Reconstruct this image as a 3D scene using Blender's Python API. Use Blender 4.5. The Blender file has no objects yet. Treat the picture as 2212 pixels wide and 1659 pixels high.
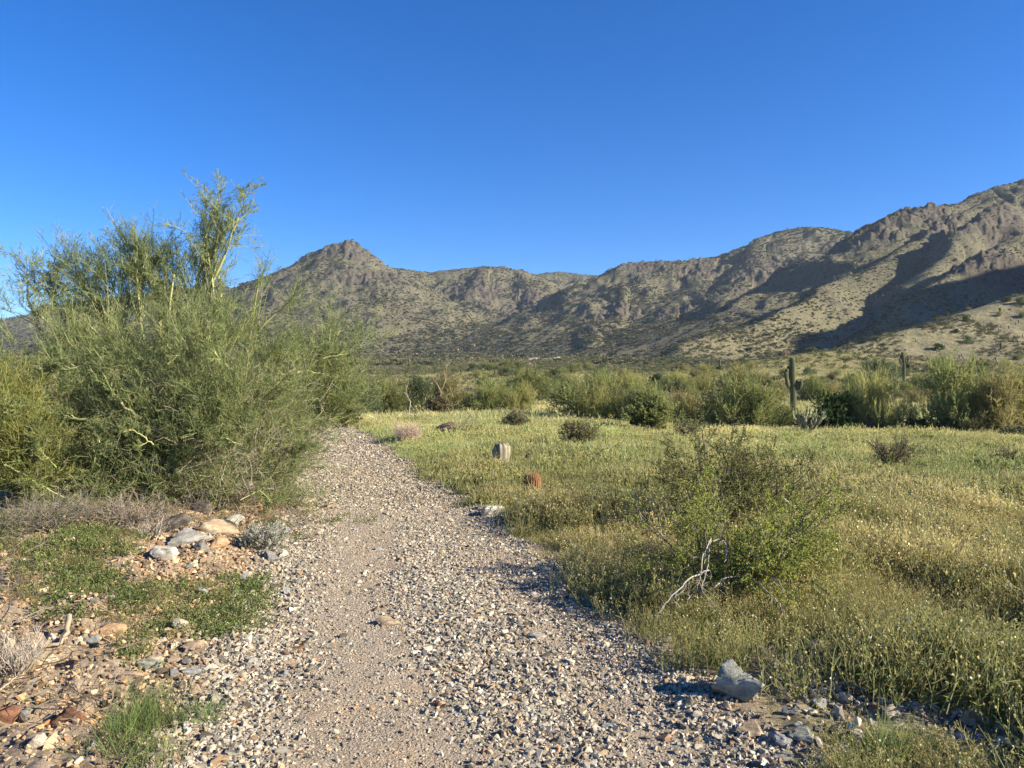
import bpy, bmesh, math, random
import numpy as np
from mathutils import Vector, Matrix, Quaternion

# ------------------------------------------------------------------ camera, light, exposure
SC = bpy.context.scene
EYE = 1.6                      # camera height above the gravel
FPX = 769.0                    # focal length in pixels of a 1024 px wide frame
HOR = 380.0                    # image row of the level line
SUN_AZ = math.radians(-16.0)    # direction towards the sun, measured from +X (right) to +Y (ahead)
SUN_EL = math.radians(25.5)

cam_d = bpy.data.cameras.new('camera')
cam_d.sensor_width = 36.0
cam_d.lens = 36.0 * FPX / 1024.0
cam_d.clip_start = 0.05
cam_d.clip_end = 60000.0
cam = bpy.data.objects.new('camera', cam_d)
SC.collection.objects.link(cam)
cam.location = (0, 0, EYE)
cam.rotation_euler = (math.radians(90) - math.atan((384 - HOR) / FPX), 0, 0)
SC.camera = cam

world = bpy.data.worlds.new('World')
SC.world = world
world.use_nodes = True
wn = world.node_tree
bg = wn.nodes['Background']
sky = wn.nodes.new('ShaderNodeTexSky')
sky.sky_type = 'NISHITA'
sky.sun_disc = False
sky.sun_elevation = SUN_EL
sky.sun_rotation = math.radians(90) - SUN_AZ
sky.altitude = 1500.0
sky.air_density = 1.0
sky.dust_density = 0.0
sky.ozone_density = 6.0
hs = wn.nodes.new('ShaderNodeHueSaturation')
hs.inputs['Hue'].default_value = 0.509
hs.inputs['Saturation'].default_value = 1.24
hs.inputs['Value'].default_value = 1.0
wn.links.new(sky.outputs[0], hs.inputs['Color'])
wn.links.new(hs.outputs[0], bg.inputs[0])
bg.inputs[1].default_value = 0.076

sun_d = bpy.data.lights.new('sun', 'SUN')
sun_d.energy = 5.0
sun_d.angle = math.radians(0.53)
sun_d.color = (1.0, 0.905, 0.72)
sun = bpy.data.objects.new('sun', sun_d)
SC.collection.objects.link(sun)
sdir = Vector((math.cos(SUN_EL) * math.cos(SUN_AZ), math.cos(SUN_EL) * math.sin(SUN_AZ), math.sin(SUN_EL)))
sun.rotation_euler = sdir.to_track_quat('Z', 'Y').to_euler()
sun.location = (60, -20, 40)

SC.view_settings.view_transform = 'Standard'
SC.view_settings.look = 'None'
SC.view_settings.gamma = 1.0
SC.view_settings.use_curve_mapping = False
SC.view_settings.exposure = 1.4
SC.cycles.max_bounces = 5
SC.cycles.diffuse_bounces = 3
SC.cycles.transmission_bounces = 3
SC.cycles.transparent_max_bounces = 4
SC.cycles.use_denoising = True
SC.cycles.denoiser = 'OPENIMAGEDENOISE'
SC.cycles.denoising_input_passes = 'RGB_ALBEDO_NORMAL'
SC.cycles.denoising_prefilter = 'ACCURATE'

# ------------------------------------------------------------------ numpy helpers
def _hash(ix, iy, seed):
    n = (ix.astype(np.int64) * 374761393 + iy.astype(np.int64) * 668265263 + seed * 1442695041) & 0xFFFFFFFF
    n = ((n ^ (n >> 13)) * 1274126177) & 0xFFFFFFFF
    return ((n ^ (n >> 16)) & 0xFFFFFF) / float(0xFFFFFF)

def noise(x, y, seed=0):
    """gradient noise, about -1..1"""
    x = np.asarray(x, float); y = np.asarray(y, float)
    x0 = np.floor(x); y0 = np.floor(y)
    fx = x - x0; fy = y - y0
    u = fx * fx * fx * (fx * (fx * 6 - 15) + 10)
    v = fy * fy * fy * (fy * (fy * 6 - 15) + 10)
    def g(dx, dy):
        a = _hash(x0 + dx, y0 + dy, seed) * 2 * math.pi
        return np.cos(a) * (fx - dx) + np.sin(a) * (fy - dy)
    a = g(0, 0); b = g(1, 0); c = g(0, 1); d = g(1, 1)
    return (a + (b - a) * u + (c - a) * v + (a - b - c + d) * u * v) * 1.5

def fbm(x, y, octv=4, seed=0, gain=0.5):
    s = 0.0; a = 1.0; f = 1.0
    for i in range(octv):
        s = s + a * noise(np.asarray(x) * f + 17.3 * i, np.asarray(y) * f - 9.1 * i, seed + i)
        a *= gain; f *= 2.03
    return s

def ridged(x, y, octv=4, seed=0, gain=0.5):
    s = 0.0; a = 1.0; f = 1.0
    for i in range(octv):
        s = s + a * (1 - np.abs(noise(np.asarray(x) * f + 7.7 * i, np.asarray(y) * f + 3.1 * i, seed + i)) * 1.8)
        a *= gain; f *= 2.1
    return s

def smooth(a, b, x):
    t = np.clip((np.asarray(x, float) - a) / (b - a), 0, 1)
    return t * t * (3 - 2 * t)

# ------------------------------------------------------------------ where things stand
# P... : coordinates of the 2212 px wide view of the photograph; Q... : of the full 2500 px photograph
def dirP(px, py):
    s = 1024.0 / 2212.0
    return (px * s - 512.0) / FPX, (HOR - py * s) / FPX

def q3(px, py, depth):
    """point at a depth in metres seen at full-size photograph pixel"""
    s = 1024.0 / 2500.0
    return ((px * s - 512.0) / FPX * depth, depth, EYE + (HOR - py * s) / FPX * depth)

def p3(px, py, depth):
    a, b = dirP(px, py)
    return Vector((a * depth, depth, EYE + b * depth))
# ------------------------------------------------------------------ terrain
RIDGES = [
 # (slope, crest softness, points)   crest points: photograph column, row, distance
 (.55, 6, [(-300,820,1100),(90,766,1150),(122,744,1150),(384,716,1100),(407,707,1080),(524,694,1050),(545,694,1000),(583,712,960),(601,714,930),(640,692,910)]),
 (.62, 3, [(601,714,900),(678,667,870),(741,640,860),(759,617,852),(805,601,850),(854,589,852),(886,608,858),(945,653,880),(975,670,910)]),
 (.60, 8, [(854,592,845),(845,680,770),(800,760,690),(740,810,620)]),
 (.55, 8, [(690,665,870),(640,740,760),(560,800,660)]),
 (.55, 9, [(930,645,860),(985,740,780),(1050,810,690),(1120,860,590)]),
 (.52, 10, [(945,655,910),(1042,667,945),(1119,658,955),(1178,652,960),(1264,660,975),(1314,676,990)]),
 (.50, 9, [(1178,655,945),(1165,705,870),(1140,770,780),(1150,820,690)]),
 (.56, 6, [(1275,668,950),(1290,700,890),(1320,760,790),(1380,815,690),(1430,850,600)]),
 (.5, 10, [(1290,672,1150),(1359,664,1180),(1449,674,1180),(1520,670,1150)]),
 (.52, 6, [(1449,690,800),(1500,655,785),(1527,644,782),(1600,640,790),(1703,637,802),(1780,626,812),(1816,603,818),(1862,581,826),(1907,567,832),(1970,556,842),(2042,560,852),(2100,575,862),(2250,600,890)]),
 (.62, 4, [(1527,646,780),(1535,700,715),(1510,760,640),(1465,812,560),(1425,850,500)]),
 (.42, 12, [(1703,639,798),(1690,690,720),(1650,745,640),(1590,800,550),(1540,845,470)]),
 (.42, 12, [(1862,583,820),(1840,650,730),(1790,715,630),(1730,780,520)]),
 (.58, 6, [(3600,300,700),(2900,330,640),(2600,395,590),(2500,434,575),(2449,453,570),(2404,471,560),(2359,489,550),(2305,503,540),(2223,512,525),(2178,530,515),(2133,549,505),(2095,568,505)]),
 (.80, 3, [(2133,551,505),(2085,585,500),(2040,618,495),(2000,665,485),(1975,700,470)]),
 (.85, 3, [(2440,470,555),(2330,535,505),(2200,598,450),(2120,648,420),(2060,684,398),(1980,722,368),(1900,752,345),(1800,802,318),(1715,838,298)]),
 (.80, 3, [(2460,500,470),(2400,520,450),(2330,570,425),(2290,620,405),(2240,664,385)]),
 (.80, 4, [(3000,440,450),(2620,540,420),(2500,575,400),(2400,620,380),(2300,680,350),(2200,750,315)]),
 (.95, 4, [(4600,-250,300),(3500,90,272),(3200,320,260),(2950,480,248),(2760,600,235),(2640,680,215)]),
 (.46, 4, [(3100,560,240),(2800,655,215),(2500,733,198),(2350,764,190),(2200,803,180),(2070,838,168),(1900,868,150)]),
]
_seg = []
for sl, sf, pts in RIDGES:
    w = [q3(*p) for p in pts]
    for a, b in zip(w[:-1], w[1:]):
        _seg.append((sl, sf, a, b))

PATH_L = [(-6.9, 27), (-5.85, 23.2), (-5.1, 19.2), (-4.05, 14.4), (-3.15, 11.6), (-2.62, 9.6), (-2.3, 8.1), (-2.05, 6.6), (-1.80, 5.1), (-1.5, 4.0), (-1.33, 3.2), (-1.1, 2.0), (-0.9, 0.0), (-0.9, -6)]
PATH_R = [(-5.9, 27), (-4.55, 23.2), (-3.1, 19.2), (-1.95, 14.4), (-1.0, 11.6), (-0.42, 9.6), (-0.06, 8.1), (0.28, 6.6), (0.56, 5.1), (0.86, 4.0), (1.10, 3.2), (1.45, 2.0), (1.7, 0.0), (1.7, -6)]
_ly = np.array([p[1] for p in PATH_L][::-1], float); _lx = np.array([p[0] for p in PATH_L][::-1], float)
_ry = np.array([p[1] for p in PATH_R][::-1], float); _rx = np.array([p[0] for p in PATH_R][::-1], float)
def path_lx(y): return np.interp(y, _ly, _lx)
def path_rx(y): return np.interp(y, _ry, _rx)
def path_s(x, y):
    """signed distance outside the path edge (negative inside), wobbly edge"""
    l = path_lx(y); r = path_rx(y)
    d = np.maximum(l - x, x - r)
    d = np.where(y > 27, np.maximum(d, (y - 27)), d)
    return d + 0.10 * noise(x * 1.7, y * 1.7, 5) + 0.05 * noise(x * 6, y * 6, 6)

PLX = np.array([-60, 0, 22, 28, 42, 60, 100, 200, 400, 700, 1200, 3000], float)
PLZ = np.array([0, 0, 0.0, -0.30, -0.62, -0.25, 1.3, 5.3, 13.5, 24, 40, 60], float)

def plain(x, y):
    d = np.where(y > 0, np.hypot(x * 0.8, y), -np.abs(y) * 0.2)
    z = np.interp(d, PLX, PLZ)
    # grassy hump in the middle distance and the low bank on the left
    z = z + 0.50 * np.exp(-(((x + 0.5) / 7.5) ** 2 + ((y - 33) / 8.0) ** 2))
    z = z + 0.22 * np.exp(-(((x + 4.2) / 1.5) ** 2 + ((y - 7.4) / 1.6) ** 2))
    z = z + 0.10 * smooth(0.1, 0.9, -2.0 - x) * smooth(9, 6, y)
    z = z + fbm(x / 14, y / 14, 3, 31) * 0.10 * smooth(6, 30, np.hypot(x, y))
    z = z + fbm(x / 60, y / 60, 3, 37) * 1.1 * smooth(70, 200, np.hypot(x, y))
    return z

def hill(x, y):
    x = np.asarray(x, float); y = np.asarray(y, float)
    pz = plain(x, y)
    wx = x + 9 * fbm(x / 95, y / 95, 3, 41); wy = y + 9 * fbm(x / 95, y / 95, 3, 47)
    K = 2.0
    acc = np.zeros_like(pz); best = np.full_like(pz, -1e9); bd = np.full_like(pz, 1e3)
    for sl, sf, a, b in _seg:
        ax, ay, az = a; bx, by, bz = b
        dx = bx - ax; dy = by - ay; L2 = dx * dx + dy * dy + 1e-9
        t = np.clip(((wx - ax) * dx + (wy - ay) * dy) / L2, 0, 1)
        d = np.hypot(wx - ax - t * dx, wy - ay - t * dy)
        zc = az + (bz - az) * t
        A = np.maximum(zc - pz, 6.0) * 1.9
        h = zc - A * (1 - np.exp(-1.08 * sl * (np.sqrt(d * d + sf * sf) - sf) / A))
        m = h > best
        bd = np.where(m, d, bd); best = np.maximum(best, h)
    up = best - pz
    amp = smooth(0, 45, up)
    cut = smooth(3, 40, bd)
    carve = (1.55 - ridged(wx / 62, wy / 62, 4, 53, 0.5)) * 6.5 * cut * amp
    rough = fbm(x / 22, y / 22, 5, 59, 0.55) * 1.5 * amp * (0.25 + 0.75 * cut)
    best = best - carve + rough
    # soft join with the plain
    k = 4.0
    dd = np.clip(0.5 + 0.5 * (best - pz) / k / 2.0, 0, 1)
    z = pz * (1 - dd) + best * dd + k * 0.5 * dd * (1 - dd)
    return z, amp, bd, up

CRAGS = [(854,600,845,45),(810,620,850,35),(900,640,850,45),(860,690,790,38),(925,680,800,34),(1130,720,860,45),(1200,745,830,50),(1255,745,800,38),(1290,700,870,35),
         (1270,670,925,22),(1170,705,870,35),(1530,650,825,40),(1500,770,640,30),(1560,690,780,45),(1850,640,700,40),(1800,690,640,36),(1950,600,740,35),(2060,600,535,26),(2030,625,522,24),
         (2010,655,508,22),(2140,565,540,28),(2250,545,500,34),(1990,850,190,10),(2300,530,480,36),(2420,500,460,40),(2480,560,360,20),(1700,660,770,34),(1640,760,610,26),(770,655,860,36),(1420,840,560,20),(1880,830,290,12),(1950,850,230,8),(2460,600,345,18)]
CR = [(q3(a, b, c), r) for a, b, c, r in CRAGS]

def rock_mask(x, y, amp, bd):
    m = 0.0
    for (cx, cy, cz), r in CR:
        m = np.maximum(m, np.exp(-((x - cx) ** 2 + (y - cy) ** 2) / (r * r)))
    n = fbm(x / 34, y / 34, 4, 71, 0.6)
    crest = np.exp(-(bd / 26.0) ** 2) * 0.16
    return smooth(0.40, 0.66, m * 0.70 + n * 0.42 + fbm(x / 9, y / 9, 2, 73) * 0.16 + crest * amp) * smooth(0.02, 0.3, amp)

def H(x, y):
    """ground height anywhere"""
    x = np.asarray(x, float); y = np.asarray(y, float)
    r = np.hypot(x, y)
    z, amp, bd, up = hill(x, y)
    far = smooth(60, 100, r)
    z = np.where(far > 0, plain(x, y) * (1 - far) + z * far, plain(x, y))
    rm = rock_mask(x, y, amp, bd) * far
    # crags: blocky steps and fractured relief
    wx = x + 2.5 * noise(x / 9, y / 9, 83); wy = y + 2.5 * noise(x / 9, y / 9, 84)
    cr = ridged(wx / 15, wy / 15, 3, 89, 0.6)
    blk = np.abs(noise(wx / 5.0, wy / 5.0, 97)) + 0.5 * np.abs(noise(wx / 2.4, wy / 2.4, 98))
    z = z + rm * (cr * 2.3 - 2.2 + blk * 2.6)
    z = z + (1 - rm) * amp * far * fbm(x / 7, y / 7, 3, 101) * 0.45
    # the near ground: lumps, wheel tracks and stony relief
    nz = 1 - smooth(20, 60, r)
    ps = path_s(x, y)
    inside = smooth(0.15, -0.15, ps)
    z = z + nz * (fbm(x * 1.1, y * 1.1, 3, 111) * 0.035 * (1 - 0.55 * inside))
    z = z + nz * (1 - inside) * fbm(x * 5, y * 5, 3, 117) * 0.018
    z = z - nz * 0.03 * inside
    lb = smooth(.1, .7, path_lx(y) - x) * smooth(12, 9, y) * nz
    z = z + lb * (fbm(x * 2.1, y * 2.1, 4, 119, .6) * .045 + np.abs(noise(x * 7, y * 7, 120)) * .03)
    return z

def Hs(x, y): return float(H(np.array([x]), np.array([y]))[0])

def groundP(px, py, lo=2.2, hi=900.0):
    """where the sight line through a view pixel meets the ground"""
    a, b = dirP(px, py)
    ys = np.exp(np.linspace(math.log(lo), math.log(hi), 900))
    g = H(a * ys, ys) - (EYE + b * ys)
    i = int(np.argmax(g > 0)) if (g > 0).any() else len(ys) - 1
    y = ys[i]
    if i > 0:
        y = ys[i-1] + (ys[i] - ys[i-1]) * (-g[i-1]) / max(g[i] - g[i-1], 1e-9)
    return Vector((a * y, y, Hs(a * y, y)))

# ------------------------------------------------------------------ mesh and object helpers
COL = SC.collection
def mesh_np(name, V, F, mat=None, col=None, smooth_shade=False, attrs=None):
    """V (n,3), F (m,k) all faces with the same corner count, or a list of such arrays"""
    me = bpy.data.meshes.new(name)
    V = np.asarray(V, np.float32)
    Fs = F if isinstance(F, list) else [F]
    Fs = [np.asarray(f, np.int32) for f in Fs if len(f)]
    nl = sum(f.size for f in Fs); nf = sum(len(f) for f in Fs)
    me.vertices.add(len(V)); me.vertices.foreach_set('co', V.ravel())
    me.loops.add(nl); me.polygons.add(nf)
    me.loops.foreach_set('vertex_index', np.concatenate([f.ravel() for f in Fs]))
    st = []; o = 0
    for f in Fs:
        st.append(o + np.arange(len(f)) * f.shape[1]); o += f.size
    me.polygons.foreach_set('loop_start', np.concatenate(st).astype(np.int32))
    me.update(calc_edges=True)
    if smooth_shade:
        me.polygons.foreach_set('use_smooth', np.ones(nf, bool))
    if col is not None:
        a = me.color_attributes.new('col', 'FLOAT_COLOR', 'POINT')
        c = np.ones((len(V), 4), np.float32); c[:, :3] = col
        a.data.foreach_set('color', c.ravel())
    if attrs:
        for k, v in attrs.items():
            a = me.attributes.new(k, 'FLOAT', 'POINT'); a.data.foreach_set('value', np.asarray(v, np.float32))
    if mat is not None: me.materials.append(mat)
    me.validate()
    return me

def link(name, data, parent=None, loc=None):
    o = bpy.data.objects.new(name, data)
    COL.objects.link(o)
    if parent is not None: o.parent = parent
    if loc is not None: o.location = loc
    return o

def tag(o, label=None, cat=None, group=None, kind=None):
    if label: o['label'] = label
    if cat: o['category'] = cat
    if group: o['group'] = group
    if kind: o['kind'] = kind
    return o

def grid_faces(nr, nc, wrap=False):
    i = np.arange(nr - 1)[:, None]; j = np.arange(nc if wrap else nc - 1)[None, :]
    j2 = (j + 1) % nc
    a = i * nc + j; b = i * nc + j2; c = (i + 1) * nc + j2; d = (i + 1) * nc + j
    return np.stack([a, b, c, d], -1).reshape(-1, 4)

# ------------------------------------------------------------------ material helper
class NT:
    def __init__(s, name):
        s.m = bpy.data.materials.new(name); s.m.use_nodes = True
        s.t = s.m.node_tree; s.p = s.t.nodes['Principled BSDF']; s.out = s.t.nodes['Material Output']
        s.p.inputs['Roughness'].default_value = 0.9
        s.p.inputs['Specular IOR Level'].default_value = 0.25
    def n(s, typ, **kw):
        nd = s.t.nodes.new(typ)
        for k, v in kw.items():
            if k in nd.inputs: nd.inputs[k].default_value = v
            else: setattr(nd, k, v)
        return nd
    def l(s, a, b): s.t.links.new(a, b)
    def pos(s):
        return s.n('ShaderNodeNewGeometry').outputs['Position']
    def objc(s):
        return s.n('ShaderNodeTexCoord').outputs['Object']
    def noise(s, scale, vec=None, detail=4, rough=0.55):
        nd = s.n('ShaderNodeTexNoise'); nd.inputs['Scale'].default_value = scale
        nd.inputs['Detail'].default_value = detail; nd.inputs['Roughness'].default_value = rough
        if vec is not None: s.l(vec, nd.inputs['Vector'])
        return nd.outputs['Fac']
    def ramp(s, fac, stops):
        nd = s.n('ShaderNodeValToRGB')
        e = nd.color_ramp.elements
        while len(e) < len(stops): e.new(0.5)
        for el, (p, c) in zip(e, stops):
            el.position = p; el.color = (*c, 1) if len(c) == 3 else c
        s.l(fac, nd.inputs[0]); return nd.outputs[0]
    def mix(s, f, a, b, mode='MIX'):
        nd = s.n('ShaderNodeMix'); nd.data_type = 'RGBA'; nd.blend_type = mode
        for sock, v in ((nd.inputs[0], f), (nd.inputs[6], a), (nd.inputs[7], b)):
            if isinstance(v, (int, float)): sock.default_value = v
            elif isinstance(v, tuple): sock.default_value = (*v, 1)
            else: s.l(v, sock)
        return nd.outputs[2]
    def math(s, op, a, b=0.0):
        nd = s.n('ShaderNodeMath'); nd.operation = op
        for sock, v in ((nd.inputs[0], a), (nd.inputs[1], b)):
            if isinstance(v, (int, float)): sock.default_value = v
            else: s.l(v, sock)
        return nd.outputs[0]
    def attr(s, name, typ='GEOMETRY'):
        nd = s.n('ShaderNodeAttribute'); nd.attribute_name = name; nd.attribute_type = typ
        return nd
    def bump(s, h, strength=0.5, dist=0.02):
        nd = s.n('ShaderNodeBump'); nd.inputs['Strength'].default_value = strength; nd.inputs['Distance'].default_value = dist
        s.l(h, nd.inputs['Height']); s.l(nd.outputs[0], s.p.inputs['Normal'])
    def color(s, c): s.l(c, s.p.inputs['Base Color']); return s

# ground and hill materials
def mat_hills():
    t = NT('hillside')
    P = t.pos()
    big = t.noise(0.02, P, 4, 0.6); mid = t.noise(0.11, P, 5, 0.6); fine = t.noise(0.9, P, 4, 0.6)
    soil = t.ramp(fine, [(0.30, (0.088, 0.076, 0.052)), (0.70, (0.168, 0.145, 0.100))])
    dry = t.ramp(fine, [(0.30, (0.090, 0.086, 0.050)), (0.72, (0.178, 0.162, 0.095))])
    c = t.mix(t.ramp(mid, [(0.40, (0, 0, 0)), (0.60, (1, 1, 1))]), soil, dry)
    scrub = t.ramp(t.noise(0.6, P, 4, 0.75), [(0.48, (0, 0, 0)), (0.60, (1, 1, 1))])
    c = t.mix(t.math('MULTIPLY', scrub, 0.75), c, (0.060, 0.064, 0.034))
    green = t.ramp(big, [(0.48, (0, 0, 0)), (0.68, (1, 1, 1))])
    c = t.mix(t.math('MULTIPLY', green, 0.35), c, (0.125, 0.120, 0.062))
    c = t.mix(t.math('MULTIPLY', t.attr('straw').outputs['Fac'], t.ramp(t.noise(0.25, P, 5, 0.7), [(0.35, (0.25, 0.25, 0.25)), (0.6, (1, 1, 1))])), c, t.ramp(fine, [(0.3, (0.165, 0.148, 0.075)), (0.7, (0.30, 0.262, 0.145))]))
    rk = t.attr('rock').outputs['Fac']
    vor = t.n('ShaderNodeTexVoronoi'); vor.inputs['Scale'].default_value = 0.30; t.l(P, vor.inputs['Vector'])
    rc = t.ramp(t.noise(0.35, P, 6, 0.75), [(0.30, (0.026, 0.023, 0.018)), (0.50, (0.072, 0.062, 0.047)), (0.70, (0.155, 0.130, 0.098))])
    rc = t.mix(0.3, rc, t.ramp(t.noise(0.35, P, 6, 0.75), [(0.30, (0.03, 0.026, 0.021)), (0.72, (0.17, 0.14, 0.105))]))
    c = t.mix(rk, c, rc)
    # scattered stones showing through the scrub
    st = t.ramp(t.noise(1.3, P, 2, 0.8), [(0.62, (0, 0, 0)), (0.67, (1, 1, 1))])
    c = t.mix(t.math('MULTIPLY', st, 0.55), c, (0.26, 0.20, 0.15))
    t.color(c)
    t.bump(t.math('ADD', t.noise(0.6, P, 6, 0.75), t.math('MULTIPLY', fine, 0.5)), 0.9, 1.2)
    return t.m

def mat_ground():
    t = NT('desert_ground')
    P = t.pos()
    fine = t.noise(38, P, 5, 0.7); mid = t.noise(2.2, P, 4, 0.6); big = t.noise(0.30, P, 3, 0.5)
    dirt = t.ramp(fine, [(0.28, (0.110, 0.082, 0.055)), (0.50, (0.235, 0.182, 0.127)), (0.75, (0.42, 0.345, 0.25))])
    dirt2 = t.ramp(fine, [(0.28, (0.130, 0.094, 0.062)), (0.52, (0.275, 0.208, 0.142)), (0.75, (0.43, 0.35, 0.25))])
    c = t.mix(t.ramp(mid, [(0.42, (0, 0, 0)), (0.60, (1, 1, 1))]), dirt, dirt2)
    veg = t.attr('veg').outputs['Fac']
    thatch = t.ramp(t.noise(60, P, 4, 0.7), [(0.30, (0.055, 0.052, 0.022)), (0.60, (0.150, 0.140, 0.058)), (0.80, (0.26, 0.22, 0.10))])
    grn = t.ramp(big, [(0.42, (1.1, 1.0, 0.9)), (0.62, (1.0, 1.02, 0.85))])
    thatch = t.mix(1.0, thatch, grn, 'MULTIPLY')
    c = t.mix(veg, c, thatch)
    far = t.attr('far').outputs['Fac']
    farc = t.ramp(t.noise(0.7, P, 5, 0.7), [(0.32, (0.100, 0.098, 0.042)), (0.52, (0.19, 0.175, 0.080)), (0.72, (0.32, 0.265, 0.150))])
    c = t.mix(far, c, farc)
    t.color(c)
    t.bump(fine, 0.6, 0.02)
    return t.m

def mat_path():
    t = NT('gravel_bed')
    P = t.pos()
    fine = t.noise(120, P, 5, 0.75); mid = t.noise(3.0, P, 4, 0.6)
    v = t.n('ShaderNodeTexVoronoi'); v.inputs['Scale'].default_value = 75; t.l(P, v.inputs['Vector'])
    c = t.ramp(fine, [(0.28, (0.150, 0.118, 0.088)), (0.50, (0.315, 0.258, 0.200)), (0.74, (0.52, 0.45, 0.36))])
    sp = t.ramp(v.outputs['Distance'], [(0.0, (1.12, 1.12, 1.12)), (0.55, (0.80, 0.80, 0.80))])
    c = t.mix(1.0, c, sp, 'MULTIPLY')
    warm = t.ramp(mid, [(0.45, (1, 1, 1)), (0.68, (1.05, 0.97, 0.88))])
    c = t.mix(1.0, c, warm, 'MULTIPLY')
    c = t.mix(1.0, c, (1.12, 1.09, 1.01), 'MULTIPLY')
    t.color(c)
    t.bump(t.math('SUBTRACT', fine, v.outputs['Distance']), 0.7, 0.01)
    return t.m

def build_terrain():
    # hills: fan of samples, fine inside the view, coarse outside it
    th = np.concatenate([np.linspace(-62, -36, 14)[:-1], np.linspace(-36, 36, 1180), np.linspace(36, 100, 60)[1:]])
    rr = np.concatenate([np.linspace(149.0, 330, 95), np.linspace(330, 700, 165)[1:], np.linspace(700, 1300, 190)[1:], np.linspace(1300, 1700, 12)[1:]])
    T, R = np.meshgrid(np.radians(th), rr)
    X = R * np.sin(T); Y = R * np.cos(T)
    Z = H(X.ravel(), Y.ravel()).reshape(X.shape)
    _, amp, bd, up = hill(X.ravel(), Y.ravel())
    rk = rock_mask(X.ravel(), Y.ravel(), amp, bd)
    Z[0] -= 0.25
    V = np.stack([X.ravel(), Y.ravel(), Z.ravel()], 1)
    me = mesh_np('hills', V, grid_faces(len(rr), len(th)), mat_hills(), attrs={'rock': rk, 'straw': smooth(460, 250, Y.ravel()) * smooth(-.05, .2, X.ravel() / (Y.ravel() + 1))}, smooth_shade=False)
    tag(link('hills', me), 'rocky desert hills covered in low scrub behind the meadow', kind='structure')
    # near and middle ground: full circle round the viewpoint
    th = np.concatenate([np.linspace(-38, 38, 540), np.linspace(38, 322, 90)[1:-1]])
    rr = np.exp(np.linspace(math.log(0.6), math.log(149.4), 520))
    T, R = np.meshgrid(np.radians(th), rr)
    X = R * np.sin(T); Y = R * np.cos(T)
    x = X.ravel(); y = Y.ravel()
    z = H(x, y)
    ps = path_s(x, y)
    z = z - 0.05 * smooth(0.0, -0.25, ps) * (y < 28)
    veg = smooth(0.05, 0.35, x - path_rx(y)) * 1.0
    veg = np.maximum(veg, smooth(8.5, 12, y) * smooth(0.0, 0.3, ps))
    veg = veg * smooth(-0.5, 0.3, 0.45 + fbm(x / 1.7, y / 1.7, 3, 131))
    veg = veg * (1 - .9 * np.exp(-((x - 2.2) / .9) ** 2 - ((y - 3.75) / .45) ** 2)) * (1 - .9 * np.exp(-((x - 1.75) / .35) ** 2 - ((y - 4.1) / .5) ** 2))
    V = np.stack([x, y, z], 1)
    c0 = len(V)
    V = np.vstack([V, [[0, 0, Hs(0, 0)]]])
    n = len(th)
    fan = np.stack([np.full(n, c0), np.arange(n), (np.arange(n) + 1) % n], 1)
    me = mesh_np('ground', V, [grid_faces(len(rr), n, True), fan], mat_ground(), smooth_shade=True,
                 attrs={'veg': np.append(veg, 0), 'far': np.append(smooth(35, 80, np.hypot(x, y)), 0)})
    tag(link('ground', me), 'dry desert ground with dirt and low growth', kind='structure')
    # the wide plain to the horizon
    rr = np.array([148.0, 400, 1000, 1650, 5000, 16000, 40000]); th = np.linspace(0, 360, 97)[:-1]
    T, R = np.meshgrid(np.radians(th), rr)
    X = R * np.sin(T); Y = R * np.cos(T)
    z = plain(X.ravel(), Y.ravel()) - 3.0 - smooth(148, 400, R.ravel()) * 14
    z[R.ravel() < 149] -= 0.0
    me = mesh_np('plain', np.stack([X.ravel(), Y.ravel(), z], 1), grid_faces(len(rr), len(th), True), bpy.data.materials['hillside'], attrs={'rock': np.zeros(X.size), 'straw': np.zeros(X.size)})
    tag(link('plain', me), 'flat desert plain reaching to the horizon', kind='structure')
    # path bed
    ys = np.concatenate([np.linspace(-5, 2, 30)[:-1], np.exp(np.linspace(math.log(2.0), math.log(26.8), 420))])
    u = np.linspace(-0.12, 1.12, 110)
    Yp, U = np.meshgrid(ys, u, indexing='ij')
    Xp = path_lx(Yp) + (path_rx(Yp) - path_lx(Yp)) * U
    x = Xp.ravel(); y = Yp.ravel(); ps = path_s(x, y)
    z = H(x, y) + 0.012 - 0.09 * smooth(-0.06, 0.16, ps)
    z += fbm(x * 14, y * 14, 3, 141) * 0.006 * smooth(16, 5, y)
    me = mesh_np('gravel_path', np.stack([x, y, z], 1), grid_faces(len(ys), len(u))[:, ::-1], mat_path(), smooth_shade=True)
    tag(link('gravel_path', me), 'pale gravel trail curving away to the left', kind='structure')
build_terrain()
# ------------------------------------------------------------------ growing plants as arrays of thin strips
RS = np.random.RandomState
def unit(v): return v / (np.linalg.norm(v, axis=-1, keepdims=True) + 1e-9)

def lines(S, D, L, k, wob, up, rng, sag=0.0):
    """N wandering twigs of k pieces: (N,k+1,3)"""
    N = len(S); pts = np.empty((N, k + 1, 3)); pts[:, 0] = S
    d = unit(D.copy()); st = (L / k)[:, None]
    for i in range(k):
        d = unit(d + rng.normal(0, wob, (N, 3)) + np.array([0, 0, up - sag * i / k]))
        pts[:, i + 1] = pts[:, i] + d * st
    return pts

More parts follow.
